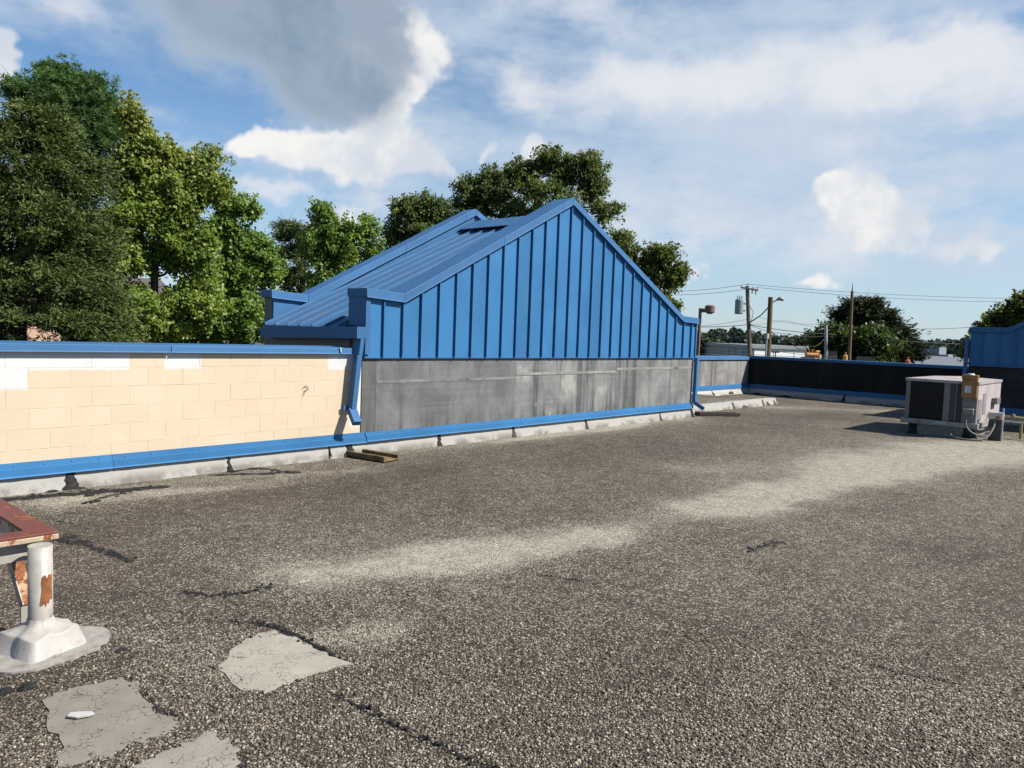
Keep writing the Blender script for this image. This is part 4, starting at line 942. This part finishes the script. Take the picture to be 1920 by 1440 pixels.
def tree(name, label, base, crowns, kind, cols, leaf, per, sig, trunk_r=.2, seed=0, group='trees beyond the roof', bare=0, lean=(0, 0), group_cat='tree', shell=.45):
    R = np.random.default_rng(1000 + seed); base = np.array(base, float)
    t = thing(name, label, group_cat, tuple(base), group)
    cl = []
    for (c, rad, n, w) in crowns:
        q = R.normal(size=(n, 3)); q /= np.linalg.norm(q, axis=1)[:, None]
        rr = R.uniform(shell ** 2.2, 1, n) ** (1 / 2.2)
        p = c + q * rr[:, None] * rad * (1 + R.normal(0, .06, (n, 1)))
        cl.append(p[p[:, 2] > base[2] + .6])
    cl = np.concatenate(cl)
    top = np.array([cl[:, 0].mean(), cl[:, 1].mean(), np.quantile(cl[:, 2], .86)])
    nodes = []; par = []; K = 12
    for k in range(K):
        f = k / (K - 1); p = base + (top - base) * f + np.array([math.sin(f * 5 + seed), math.cos(f * 4 + seed), 0]) * .12 * f
        nodes.append(p); par.append(k - 1)
    order = np.argsort(np.linalg.norm(cl[:, :2] - top[:2], axis=1) + .2 * np.abs(cl[:, 2] - top[2]))
    for i in order:
        c = cl[i]; P = np.array(nodes); d = np.linalg.norm(P - c, axis=1) + np.maximum(0, P[:, 2] - c[2] + .15) * 1.6
        d[:3] += 5; j = int(np.argmin(d)); a = P[j]
        mid = a * .5 + c * .5 + R.normal(0, .08, 3) * np.linalg.norm(c - a) + np.array([0, 0, -.06 * np.linalg.norm(c - a)])
        nodes.append(mid); par.append(j); nodes.append(c); par.append(len(nodes) - 2)
    cnt = np.ones(len(nodes))
    for k in range(len(nodes) - 1, 0, -1):
        if par[k] >= 0: cnt[par[k]] += cnt[k]
    rad_ = np.maximum(.008, trunk_r * np.sqrt(cnt / cnt[0]) * .9)
    segs = [(nodes[par[k]], nodes[k], rad_[k] if par[k] >= K else min(rad_[par[k]], rad_[k] * 1.25), rad_[k] * .92) for k in range(1, len(nodes))]
    V, F = tubes_np(segs)
    # fine twigs in the clumps
    tw = []
    for c in cl[:: 1 if len(cl) < 260 else 2]:
        for _ in range(3):
            e = c + R.normal(0, sig * .8, 3); tw.append((c, e, .008, .003))
    V2, F2 = tubes_np(tw, 3)
    np_mesh('trunk', V, 4, M_BARK, parent=t, F=F); np_mesh('twigs', V2, 4, M_BARK, parent=t, F=F2)
    # foliage
    axis0 = np.array([top[0], top[1], 0]); pts = []; dirs = []; hue = []
    nb = int(len(cl) * (1 - bare))
    use = cl[:nb] if bare == 0 else cl[R.permutation(len(cl))[:nb]]
    for c in use:
        n = int(per * R.uniform(.55, 1.35)); out = c - np.array([top[0], top[1], c[2]]); out = out / (np.linalg.norm(out) + 1e-6)
        h = R.random()
        if kind == 'broad':
            ns = max(2, n // 14); sub = c + R.normal(0, sig * .75, (ns, 3)) * np.array([1, 1, .8])
            p = sub[R.integers(0, ns, n)] + R.normal(0, sig * .32, (n, 3)); pts.append(p)
            d = R.normal(size=(n, 3)); d[:, 2] -= .35; dirs.append(d)
        elif kind == 'cedar':
            ns = max(3, n // 12); tips = out * R.uniform(.1, 1.2, (ns, 1)) * sig + R.normal(0, sig * .55, (ns, 3)) * np.array([1, 1, .55]); tips[:, 2] -= .0
            f = R.random((n, 1)); k = R.integers(0, ns, n)
            p = c + tips[k] * f + R.normal(0, sig * .10, (n, 3)); pts.append(p)
            d = tips[k] / (np.linalg.norm(tips[k], axis=1)[:, None] + 1e-6) + R.normal(0, .55, (n, 3)) + np.array([0, 0, .12]); dirs.append(d)
        else:
            ns = max(3, n // 26); tc_ = c + R.normal(0, sig * .7, (ns, 3)) * np.array([1, 1, .6]); k = R.integers(0, ns, n)
            d = R.normal(size=(n, 3)); d[:, 2] += .45; d /= np.linalg.norm(d, axis=1)[:, None]; pts.append(tc_[k] + d * leaf[0] * .5); dirs.append(d)
        hue.append(np.full(n, h) * .55 + R.random(n) * .45)
    p = np.concatenate(pts); d = np.concatenate(dirs); hue = np.concatenate(hue); n = len(p)
    d /= np.linalg.norm(d, axis=1)[:, None] + 1e-9
    nrm = R.normal(size=(n, 3)) * .75 + (np.array([.35, -.75, 1.0]) if kind == 'broad' else np.array([.25, -.6, .6])); s = np.cross(d, nrm); s /= np.linalg.norm(s, axis=1)[:, None] + 1e-9
    up = np.cross(s, d); L = leaf[0] * R.uniform(.65, 1.25, (n, 1)); W = leaf[1] * R.uniform(.65, 1.25, (n, 1))
    V = np.stack([p - d * L * .5, p + s * W * .5 + up * W * .12, p + d * L * .5, p - s * W * .5 + up * W * .12], 1).reshape(-1, 3)
    c0, c1 = np.array(cols[0]) * LB, np.array(cols[1]) * LB; col = c0 + (c1 - c0) * hue[:, None]
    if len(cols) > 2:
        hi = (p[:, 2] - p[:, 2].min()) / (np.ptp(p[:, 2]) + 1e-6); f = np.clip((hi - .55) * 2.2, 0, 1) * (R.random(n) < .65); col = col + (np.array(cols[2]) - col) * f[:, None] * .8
    np_mesh('crown', V, 4, M_LEAF if kind == 'broad' else M_NEEDLE, np.repeat(col, 4, 0), parent=t)
    return t
LB = 1.3
def gbase(px, d): p = at(px, 640, d); return (p.x, p.y, GZ)
DK = ((.024, .038, .013), (.085, .115, .034)); CED = ((.024, .036, .011), (.092, .122, .032)); PIN = ((.020, .050, .014), (.080, .145, .036))
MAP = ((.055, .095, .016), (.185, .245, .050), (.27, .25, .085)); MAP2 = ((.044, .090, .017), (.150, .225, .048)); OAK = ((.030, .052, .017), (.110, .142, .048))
T1, T2, T3 = 31, 21, 23
tree('pine_tree', 'tall pine with a rounded needle crown rising behind the dark cedar', gbase(120, T1), [ell(105, 150, 36, 26, T1, 22), ell(160, 165, 34, 26, T1, 20), ell(55, 185, 36, 24, T1, 20), ell(130, 200, 60, 34, T1, 40), ell(195, 215, 30, 26, T1, 18), ell(180, 250, 36, 16, T1, 14), ell(120, 300, 80, 50, T1, 24)], 'pine', PIN, (.19, .024), 620, .34, .24, 1, shell=.3)
tree('cedar_tree', 'big dark green cedar at the left edge, in front of the pine', gbase(30, T2), [ell(70, 235, 40, 36, T2, 36), ell(35, 300, 90, 70, T2, 90), ell(130, 330, 50, 50, T2, 40), ell(50, 420, 120, 80, T2, 130), ell(140, 470, 60, 60, T2, 60), ell(60, 540, 140, 80, T2, 150), ell(40, 620, 170, 70, T2, 120), ell(-130, 420, 130, 220, T2, 100), ell(170, 600, 50, 60, T2 - .5, 60)], 'cedar', CED, (.115, .034), 330, .42, .25, 2, shell=.5)
tree('maple_tree', 'yellow green maple with upright leafy spires next to the cedar', gbase(300, T3), [ell(262, 290, 22, 60, T3, 34), ell(238, 340, 24, 50, T3, 24), ell(292, 300, 9, 50, T3, 14), ell(246, 215, 4, 34, T3, 8), ell(318, 290, 5, 16, T3, 5), ell(320, 385, 50, 60, T3, 64), ell(372, 350, 24, 34, T3, 26), ell(404, 345, 18, 16, T3, 9), ell(397, 305, 3, 22, T3, 5), ell(345, 310, 4, 22, T3, 5), ell(240, 440, 55, 70, T3, 70), ell(345, 460, 50, 44, T3, 44), ell(260, 590, 90, 44, T3, 90), ell(200, 500, 34, 60, T3 - .4, 36), ell(370, 560, 40, 50, T3, 30)], 'broad', MAP, (.105, .085), 210, .21, .15, 3)
tree('maple_tree', 'bright green young maple between the yellow green maple and the gable', gbase(440, 25), [ell(432, 392, 16, 18, 25, 12), ell(466, 392, 12, 8, 25, 6), ell(415, 425, 18, 20, 25, 14), ell(440, 450, 24, 24, 25, 16), ell(480, 480, 26, 30, 25, 28), ell(430, 520, 46, 44, 25, 60), ell(500, 510, 10, 34, 25, 12), ell(440, 600, 74, 50, 25, 90), ell(340, 610, 50, 34, 25, 36)], 'broad', MAP2, (.11, .09), 210, .22, .13, 4)
tree('cedar_tree', 'dark cedar standing just left of the blue gable roof', gbase(560, 36), [ell(545, 430, 12, 26, 36, 14), ell(575, 440, 26, 34, 36, 34), ell(550, 500, 32, 44, 36, 56), ell(560, 590, 46, 50, 36, 60), ell(600, 440, 24, 44, 36, 36)], 'cedar', DK, (.18, .045), 260, .46, .2, 5)
tree('leafy_tree', 'light green loose tree showing above the lower left roof slope', gbase(650, 33), [ell(612, 430, 18, 26, 33, 22), ell(600, 470, 26, 30, 33, 26), ell(640, 460, 34, 40, 33, 44), ell(690, 430, 14, 22, 33, 9), ell(700, 470, 10, 20, 33, 7), ell(640, 540, 60, 46, 33, 60), ell(602, 398, 6, 5, 33, 4)], 'broad', MAP2, (.14, .11), 170, .27, .14, 6)
tree('leafy_tree', 'dark green rounded tree left of the tall oak', gbase(785, 42), [ell(765, 405, 30, 34, 42, 40), ell(810, 395, 28, 26, 42, 34), ell(740, 460, 16, 40, 42, 22), ell(800, 450, 60, 40, 42, 60), ell(800, 530, 60, 40, 42, 30)], 'broad', OAK, (.17, .13), 200, .34, .2, 7)
tree('oak_tree', 'tall oak behind the gable peak with open crown and bare twigs', gbase(1020, 38), [ell(880, 365, 26, 28, 38, 26), ell(925, 345, 30, 30, 38, 32), ell(975, 325, 34, 28, 38, 36), ell(1030, 305, 24, 22, 38, 28), ell(1070, 320, 22, 32, 38, 28), ell(1108, 310, 20, 22, 38, 24), ell(1110, 350, 24, 22, 38, 20), ell(1000, 380, 100, 40, 38, 90), ell(1140, 400, 36, 30, 38, 10), ell(1160, 455, 18, 22, 38, 14), ell(870, 410, 34, 40, 38, 34), ell(1030, 470, 120, 70, 38, 50)], 'broad', OAK, (.15, .10), 190, .28, .26, 8, bare=.16)
tree('oak_tree', 'lower spreading tree showing at the right slope of the gable', gbase(1215, 34), [ell(1240, 480, 24, 14, 34, 22), ell(1215, 500, 22, 22, 34, 22), ell(1268, 510, 18, 10, 34, 12), ell(1255, 530, 24, 10, 34, 12), ell(1178, 470, 14, 22, 34, 10), ell(1225, 580, 50, 40, 34, 24)], 'broad', ((.030, .05, .014), (.105, .135, .035)), (.14, .10), 170, .25, .15, 9, bare=.05)
tree('conifer_tree', 'dark layered conifer far off behind the black parapet', gbase(1632, 72), [ell(1622, 572, 26, 12, 72, 40), ell(1625, 595, 44, 20, 72, 80), ell(1640, 622, 54, 22, 72, 100), ell(1582, 596, 12, 14, 72, 12), ell(1660, 645, 48, 22, 72, 80), ell(1680, 665, 34, 14, 72, 40)], 'cedar', ((.010, .016, .008), (.030, .040, .015)), (.42, .10), 170, .8, .4, 10, group='trees across the road')
tree('leafy_tree', 'broad green tree in front of the dark conifer', gbase(1600, 66), [ell(1570, 635, 26, 18, 66, 30), ell(1625, 645, 36, 22, 66, 40), ell(1543, 655, 14, 10, 66, 10), ell(1600, 690, 70, 26, 66, 40)], 'broad', ((.014, .028, .009), (.05, .08, .022)), (.28, .2), 170, .6, .3, 11, group='trees across the road')
tree('leafy_tree', 'dark green tree above the shaded gable at the right edge', gbase(1925, 38), [ell(1905, 592, 24, 12, 38, 30), ell(1935, 578, 14, 20, 38, 22), ell(1868, 606, 9, 5, 38, 7), ell(1822, 655, 6, 8, 38, 5), ell(1900, 640, 80, 34, 38, 44), ell(1990, 590, 60, 60, 38, 40)], 'broad', ((.022, .036, .010), (.09, .10, .025)), (.17, .13), 190, .3, .2, 12)
tree('far_tree', 'small dark tree over the far building right behind the lamp post', gbase(1325, 120), [ell(1318, 652, 22, 10, 120, 20), ell(1345, 660, 16, 8, 120, 12)], 'broad', ((.014, .024, .010), (.035, .05, .018)), (.5, .4), 120, .9, .3, 13, group='trees across the road')
tree('far_tree', 'low dark tree over the white building beside the conifer', gbase(1512, 118), [ell(1510, 650, 32, 9, 118, 26), ell(1545, 640, 18, 8, 118, 12)], 'broad', ((.010, .018, .010), (.028, .04, .018)), (.5, .4), 120, .9, .3, 14, group='trees across the road')
def woods():
    R = np.random.default_rng(77); P = []; C = []
    for px in np.arange(1300, 2100, 5.0):
        h = 6 + 5 * fbm(np.array([px * .02]), np.array([.3]), 1.0, 4)[0] + R.random() * 1.5
        d = 300 + R.uniform(-30, 30); b = at(px, 660, d)
        n = 110; q = R.normal(size=(n, 3)); q /= np.linalg.norm(q, axis=1)[:, None]
        P.append(np.array([b.x, b.y, GZ + h * .62]) + q * np.array([3.2, 3.2, h * .42]) * R.uniform(.6, 1, (n, 1))); C.append(np.tile([.05, .07, .06], (n, 1)) * R.uniform(.6, 1.2, (n, 1)))
    p = np.concatenate(P); n = len(p); d = R.normal(size=(n, 3)); d /= np.linalg.norm(d, axis=1)[:, None]; s = np.cross(d, R.normal(size=(n, 3))); s /= np.linalg.norm(s, axis=1)[:, None]
    V = np.stack([p - d * .9, p + s * .7, p + d * .9, p - s * .7], 1).reshape(-1, 3)
    o = np_mesh('far_woodland', V, 4, M_NEEDLE, np.repeat(np.concatenate(C), 4, 0)); o['kind'] = 'stuff'; o['label'] = 'far-off line of grey green woods on the horizon'; o['category'] = 'woodland'
woods()

# ------------------------------------------------------------------ buildings beyond
def shed(name, label, corners, z0, z1, mats, roof, ribs=0):
    c = sum((Vector(p) for p in corners), Vector((0, 0))) / len(corners)
    t = thing(name, label, 'building', (c.x, c.y, z0)); n = len(corners)
    for i in range(n):
        a, b = Vector(corners[i]), Vector(corners[(i+1) % n]); d = (b - a).normalized(); nn = Vector((-d.y, d.x)) * .25
        V = [(a.x, a.y, z0), (b.x, b.y, z0), (b.x, b.y, z1), (a.x, a.y, z1)]; W = [(x + nn.x, y + nn.y, z) for x, y, z in V]
        w = MB().add(V + W, [(0, 1, 2, 3), (7, 6, 5, 4), (0, 4, 5, 1), (3, 2, 6, 7), (0, 3, 7, 4), (1, 5, 6, 2)]).build('wall', mats[i % len(mats)], t)
        if ribs and i < 2:
            k = int((b - a).length / ribs)
            for j in range(1, k):
                q = a.lerp(b, j / k); MB().box((q.x - .06, q.y - .06, z0), (q.x + .06, q.y + .06, z1 - .2)).build('wall_rib', mats[i % len(mats)], w)
    r = MB(); r.prism([tuple(Vector(p) + (Vector(p) - c).normalized() * .4) for p in corners], 'z', z1, z1 + .35); r.build('roof', roof, t)
    return t
M_SWSHADE = plain('shade-greyed metal siding', (.20, .22, .22), .6, .06, 1); M_SW = plain('white metal siding', (.60, .62, .62), .6, .04, 1); M_RF = plain('grey metal roofing', (.20, .215, .22), .5, .08, .5)  # grey siding is the white siding with its shade put into the colour
A = at(1411, 647, 90); B = at(1312, 655, 122); Cc = at(1560, 660, 104)
shed('warehouse', 'long white metal warehouse, shaded sides coloured grey, behind the utility poles', [(B.x, B.y), (A.x, A.y), (Cc.x, Cc.y), (Cc.x + B.x - A.x, Cc.y + B.y - A.y)], GZ, A.z - .35, [M_SWSHADE, M_SW], M_RF, 4.0)
A = at(1688, 667, 130); B = at(1830, 674, 118)
t = shed('warehouse', 'low grey metal roofed building far off behind the rooftop unit', [(A.x, A.y), (B.x, B.y), (B.x + 25, B.y + 4), (A.x + 25, A.y + 4)], GZ, A.z - 1.4, [plain('pale wall siding', (.5, .52, .52), .6)], M_RF)
mid = A.lerp(B, .5); 
rr_ = MB(); d = (Vector((B.x, B.y)) - Vector((A.x, A.y)))
rr_.add([(A.x - .8, A.y, A.z - 1.5), (B.x - .8, B.y, A.z - 1.5), (B.x + 12, B.y + 2, A.z + .1), (A.x + 12, A.y + 2, A.z + .1), (B.x + 26, B.y + 4, A.z - 1.5), (A.x + 26, A.y + 4, A.z - 1.5)], [(0, 1, 2, 3), (3, 2, 4, 5), (0, 3, 5), (1, 4, 2)])
rr_.build('pitched_roof', M_RF, t)
c = at(1755, 664, 200); tw = thing('far_building', 'small grey block building on the horizon above the low grey roof', 'building', (c.x, c.y, GZ))
MB().box((c.x - 4, c.y - 3.4, GZ), (c.x + 4, c.y + 3.4, c.z)).build('wall', plain('hazy grey wall', (.22, .25, .29), .8, .05), tw); MB().box((c.x - 4.3, c.y - 1.6, c.z + .002), (c.x + 2, c.y + 1.6, c.z + 1.6)).build('roof', plain('hazy grey roof', (.20, .23, .27), .8, .05), tw)
c = at(200, 640, 48); tw = thing('brick_house', 'peach coloured house glimpsed through the cedar and maple leaves', 'house', (c.x, c.y, GZ))
MB().box((c.x - 7, c.y, GZ), (c.x + 4, c.y + 7, 2.4)).build('wall', plain('peach brick', (.52, .34, .24), .8, .1, 2), tw); MB().prism([(c.y - .5, 2.4), (c.y + 3.5, 4.2), (c.y + 7.5, 2.4)], 'x', c.x - 7.4, c.x + 4.4).build('roof', plain('brown shingles', (.10, .08, .07), .9, .2, 3), tw)

# ------------------------------------------------------------------ lamp post, poles, wires
M_LAMP = plain('brown lamp enamel', (.19, .105, .075), .55, .15, 3); M_POLE = plain('weathered pole wood', (.16, .125, .095), .9, .25, 4, stain=(.08, .06, .05), samt=.4, sscale=3, stretch=6); M_POLEB = plain('treated pole wood', (.15, .105, .055), .9, .25, 4, stain=(.07, .05, .035), samt=.4, sscale=3, stretch=6)
M_GALV = plain('galvanised steel', (.36, .38, .38), .5, .1, 4); M_TRF = plain('transformer grey', (.24, .29, .29), .5, .08, 3); M_WIRE = plain('black cable', (.016, .016, .018), .6, .1, 3); M_INS = plain('porcelain', (.42, .40, .38), .3, .1, 3)
lt = at(1313, 582, 27); lp = thing('parking_lamp', 'brown parking lamp post with a round drum head beside the gable', 'street lamp', (lt.x, lt.y, GZ))
MB().box((lt.x - .042, lt.y - .042, GZ), (lt.x + .042, lt.y + .042, lt.z + .08)).build('post', M_LAMP, lp, .01)
hd = at(1331, 580, 27); MB().bar((lt.x, lt.y, lt.z), (hd.x, hd.y, lt.z), .08, .13).build('arm', M_LAMP, lp)
dr = (hd - lt); dr.z = 0; dr.normalize()
drum = MB().tube([hd + Vector((0, 0, z)) for z in (-.14, -.115, -.095, .11, .14, .155)], [.07, .14, .17, .17, .115, .02], 20).build('drum_head', plain('faded lamp enamel', (.20, .115, .085), .6, .15, 4), lp)
MB().tube([hd + Vector((0, 0, -.16)), hd + Vector((0, 0, -.1405))], [.085, .11], 16).build('lens', plain('milky lens', (.55, .53, .5), .3), drum)
def pole(label, pxt, pyt, pxb, pyb, d, r0, r1, mat):
    a = at(pxt, pyt, d); b = at(pxb, pyb, d); dirv = (a - b).normalized(); k = (GZ - b.z) / dirv.z; foot = b + dirv * k
    t = thing('utility_pole', label, 'utility pole', tuple(foot))
    MB().tube([foot, a], [r1, r0], 12).build('shaft', mat, t, smooth=False); return t, a
D1 = 58
p1, t1 = pole('wooden utility pole with grey transformer and streetlight arm', 1401, 536, 1406, 668, D1, .13, .17, M_POLE)
sd = RIGHT.copy(); sd.z = 0; sd.normalize(); bk = Vector((-sd.y, sd.x, 0))
def off(p, s, z, b=0): return p + sd * s + Vector((0, 0, z)) + bk * b
MB().bar(off(t1, -.5, -.14, -.16), off(t1, .75, -.30, -.16), .10, .11).build('crossarm', M_POLE, p1)
for s, z in ((-.45, -.05), (0, .1), (.35, -.15), (.7, -.2)):
    MB().tube([off(t1, s, z - .06, -.16), off(t1, s, z + .10, -.16)], [.045, .03], 8).build('insulator', M_INS, p1)
MB().tube([off(t1, .35, -.55, -.15), off(t1, .35, -.22, -.15)], .06, 8).build('cutout', M_INS, p1); MB().tube([off(t1, .6, -.62, -.15), off(t1, .6, -.3, -.15)], .05, 8).build('cutout', M_INS, p1)
tr = MB().tube([off(t1, -.50, z) for z in (-2.05, -2.0, -1.05, -1.0)], [.27, .30, .30, .26], 18).build('transformer_tank', M_TRF, p1)
for s in (-.65, -.5, -.35): MB().tube([off(t1, s, -1.0), off(t1, s, -.72)], [.05, .025], 8).build('bushing', M_INS, tr)
MB().bar(off(t1, -.35, -1.3), off(t1, -.05, -1.3), .06, .10).build('bracket', M_GALV, tr); MB().bar(off(t1, -.35, -1.8), off(t1, -.05, -1.8), .06, .10).build('bracket', M_GALV, tr)
la = at(1407, 604, D1); lb_ = at(1428, 590, D1); lc = at(1450, 566, D1); ld = at(1458, 562, D1); le = at(1471, 561, D1)
MB().tube([la, lb_, lc, ld], .045, 8).build('light_arm', M_GALV, p1, smooth=True)
MB().tube([at(1456, 562.5, D1), at(1461, 560, D1), at(1467, 561, D1), at(1471, 562.5, D1)], [.06, .15, .15, .04], 10).build('light_head', M_GALV, p1, smooth=True)
MB().tube([off(t1, .14, -1.2), off(t1, .55, -1.9), off(t1, .45, -2.5), off(t1, .15, -2.6)], .02, 6).build('drip_loop', M_WIRE, p1)
p2, t2 = pole('thick bare topped wooden pole right of the transformer pole', 1445, 557, 1440, 669, 52, .15, .19, M_POLEB)
MB().tube([at(1437, 669, 51.7) + Vector((0, 0, -5)), at(1437.5, 632, 51.7)], .06, 8).build('riser_pipe', M_GALV, p2); MB().box(tuple(at(1437, 630, 51.7) - Vector((.12, .12, .16))), tuple(at(1437, 630, 51.7) + Vector((.12, .12, .16)))).build('meter_box', M_GALV, p2)
p3, t3 = pole('thin brown pole with a pointed top in front of the conifer', 1598, 546, 1592, 676, 62, .10, .17, M_POLEB)
MB().tube([t3, t3 + (at(1598.6, 532, 62) - t3)], [.05, .02], 6).build('lightning_rod', M_POLE, p3)
p4, t4 = pole('short grey pole with cables left of the conifer', 1548.5, 610, 1549, 672, 64, .12, .14, M_GALV)
p5, t5 = pole('small dark parking lamp pole before the white warehouse wall', 1454, 661, 1454, 672, 80, .05, .06, M_WIRE)
MB().box(tuple(t5 + Vector((-.3, -.3, -.02))), tuple(t5 + Vector((.3, .3, .10)))).build('lamp_head', M_WIRE, p5)
def wire(label, pts, r=.012, sag=0.0):
    P = []
    for (a, b) in zip(pts[:-1], pts[1:]):
        for k in range(14):
            f = k / 14; q = a.lerp(b, f); q = q - Vector((0, 0, sag * 4 * f * (1 - f))); P.append(q)
    P.append(pts[-1]); tag(MB().tube(P, r, 5).build('cable', M_WIRE, base=tuple(pts[0]), smooth=True), label, 'cable', 'overhead cables')
wire('highest overhead cable, upper of the close pair at the pole top', [at(1180, 545, 60), t1 + Vector((0, 0, .12)), at(1960, 560, 75)], .014, .25)
wire('overhead cable just below the highest one', [at(1180, 550, 60), off(t1, .7, -.1, -.16), at(1960, 566, 75)], .014, .30)
wire('bold cable crossing both poles halfway up', [at(1250, 611, 52), at(1404, 608.5, 57.8), at(1550, 626, 64), at(1800, 645, 70), at(1960, 662, 75)], .026, .12)
wire('thin cable from the gable to the transformer pole', [at(1250, 612, 55), at(1404, 598, 58)], .014, .2)
wire('thin cable from both poles to the short grey pole, upper', [at(1420, 594, 58), t4 + Vector((0, 0, .1))], .012, .2)
wire('thin cable to the short grey pole, lower', [at(1407, 608, 58), at(1470, 600, 60), t4 - Vector((0, 0, .2))], .012, .1)
wire('slack cable sagging to the short grey pole', [at(1407, 610, 57.8), at(1480, 626, 60), t4 - Vector((0, 0, .8))], .018, .15)
wire('cable from the gable to the meter box pole', [at(1260, 634, 50), at(1437, 625, 52)], .014, .2)
wire('twisted cable running down from the thick pole', [at(1447, 623, 52), at(1478, 636, 55), at(1490, 645, 56)], .030, .1)
wire('loop of heavy cable hanging from the short grey pole to the orange equipment', [at(1485, 644, 60), at(1515, 647, 62), t4 - Vector((0, 0, .95))], .028, .35)
wire('low bold cable across the warehouse wall', [at(1310, 663, 52), at(1560, 674.5, 58)], .03, .05)
wire('low thin cable above the bold one on the warehouse', [at(1310, 652, 52), at(1440, 656, 55), at(1570, 668, 58)], .016, .1)
wire('second thin cable on the warehouse wall', [at(1310, 656.5, 52), at(1570, 671, 58)], .016, .1)
wire('short cable at the right between conifer and shaded gable, upper', [at(1680, 616, 66), at(1840, 612, 60)], .014, .1)
wire('short cable at the right between conifer and shaded gable, lower', [at(1690, 636, 66), at(1840, 650, 64)], .014, .1)
# orange equipment and boards peeking over the far wall
M_OR = plain('orange machine paint', (.48, .21, .05), .6, .15, 3, stain=(.7, .5, .3), samt=.2, sscale=2)
c = at(1520, 664, 60); eq = thing('orange_machine', 'orange machine with pipes and pale box peeking over the black parapet', 'machine', (c.x, c.y, GZ))
MB().box((c.x - .5, c.y - .55, GZ), (c.x + .5, c.y + .55, c.z - .2)).build('body', M_OR, eq, .04)
for s, h, r in ((-.45, .25, .06), (-.2, .35, .04), (.0, .38, .04), (.12, .36, .04)): MB().tube([off(c, s, -.2, -.2), off(c, s, h, -.2)], r, 8).build('pipe', M_OR, eq)
MB().tube([off(c, -.5, -.05, -.5), off(c, .35, -.05, -.5)], .16, 12).build('drum', M_OR, eq); MB().tube([off(c, .25, .15, -.3), off(c, .52, .17, -.3)], .13, 12).build('cowl', M_OR, eq)
q = off(c, .5, -.12, -.3); MB().box((q.x - .12, q.y - .12, q.z - .15), (q.x + .12, q.y + .12, q.z + .12)).build('pale_box', plain('pale box', (.6, .5, .42), .6), eq)
for px, py, lb, col in ((1585, 668, 'small yellow orange drum over the black parapet by the thin brown pole', (.62, .33, .08)), (1702, 677, 'small red orange barrel top over the black parapet near the rooftop unit', (.65, .14, .04))):
    c = at(px, py, 60); t = thing('safety_barrel', lb, 'barrel', (c.x, c.y, GZ))
    MB().tube([Vector((c.x, c.y, z)) for z in (GZ, c.z - .3, c.z + .05, c.z + .1)], [.2, .17, .15, .09], 14).build('barrel_body', plain('barrel %d' % px, col, .5), t)
    MB().tube([Vector((c.x, c.y, c.z + .1)), Vector((c.x, c.y, c.z + .3))], .05, 8).build('handle', plain('barrel %d' % px, col, .5), t)
for px0, px1, py, lb in ((1552, 1570, 658, 'tall grey board fence piece beside the short grey pole'), (1606, 1642, 668, 'low grey board fence piece in front of the conifer')):
    a = at(px0, py, 61); b = at(px1, py + 1, 61); t = thing('board_fence', lb, 'fence', ((a.x + b.x) / 2, (a.y + b.y) / 2, GZ)); n = 6
    for k in range(n):
        q0 = a.lerp(b, k / n + .01); q1 = a.lerp(b, (k + 1) / n - .01); d = (q1 - q0); nn = Vector((-d.y, d.x, 0)).normalized() * .03
        V = [(q0.x, q0.y, GZ), (q1.x, q1.y, GZ), (q1.x, q1.y, a.z), (q0.x, q0.y, a.z)]; W = [(x + nn.x, y + nn.y, z) for x, y, z in V]
        MB().add(V + W, [(0, 1, 2, 3), (7, 6, 5, 4), (0, 4, 5, 1), (3, 2, 6, 7), (0, 3, 7, 4), (1, 5, 6, 2)]).build('board', plain('grey boards', (.17, .16, .15), .9, .2, 2), t)
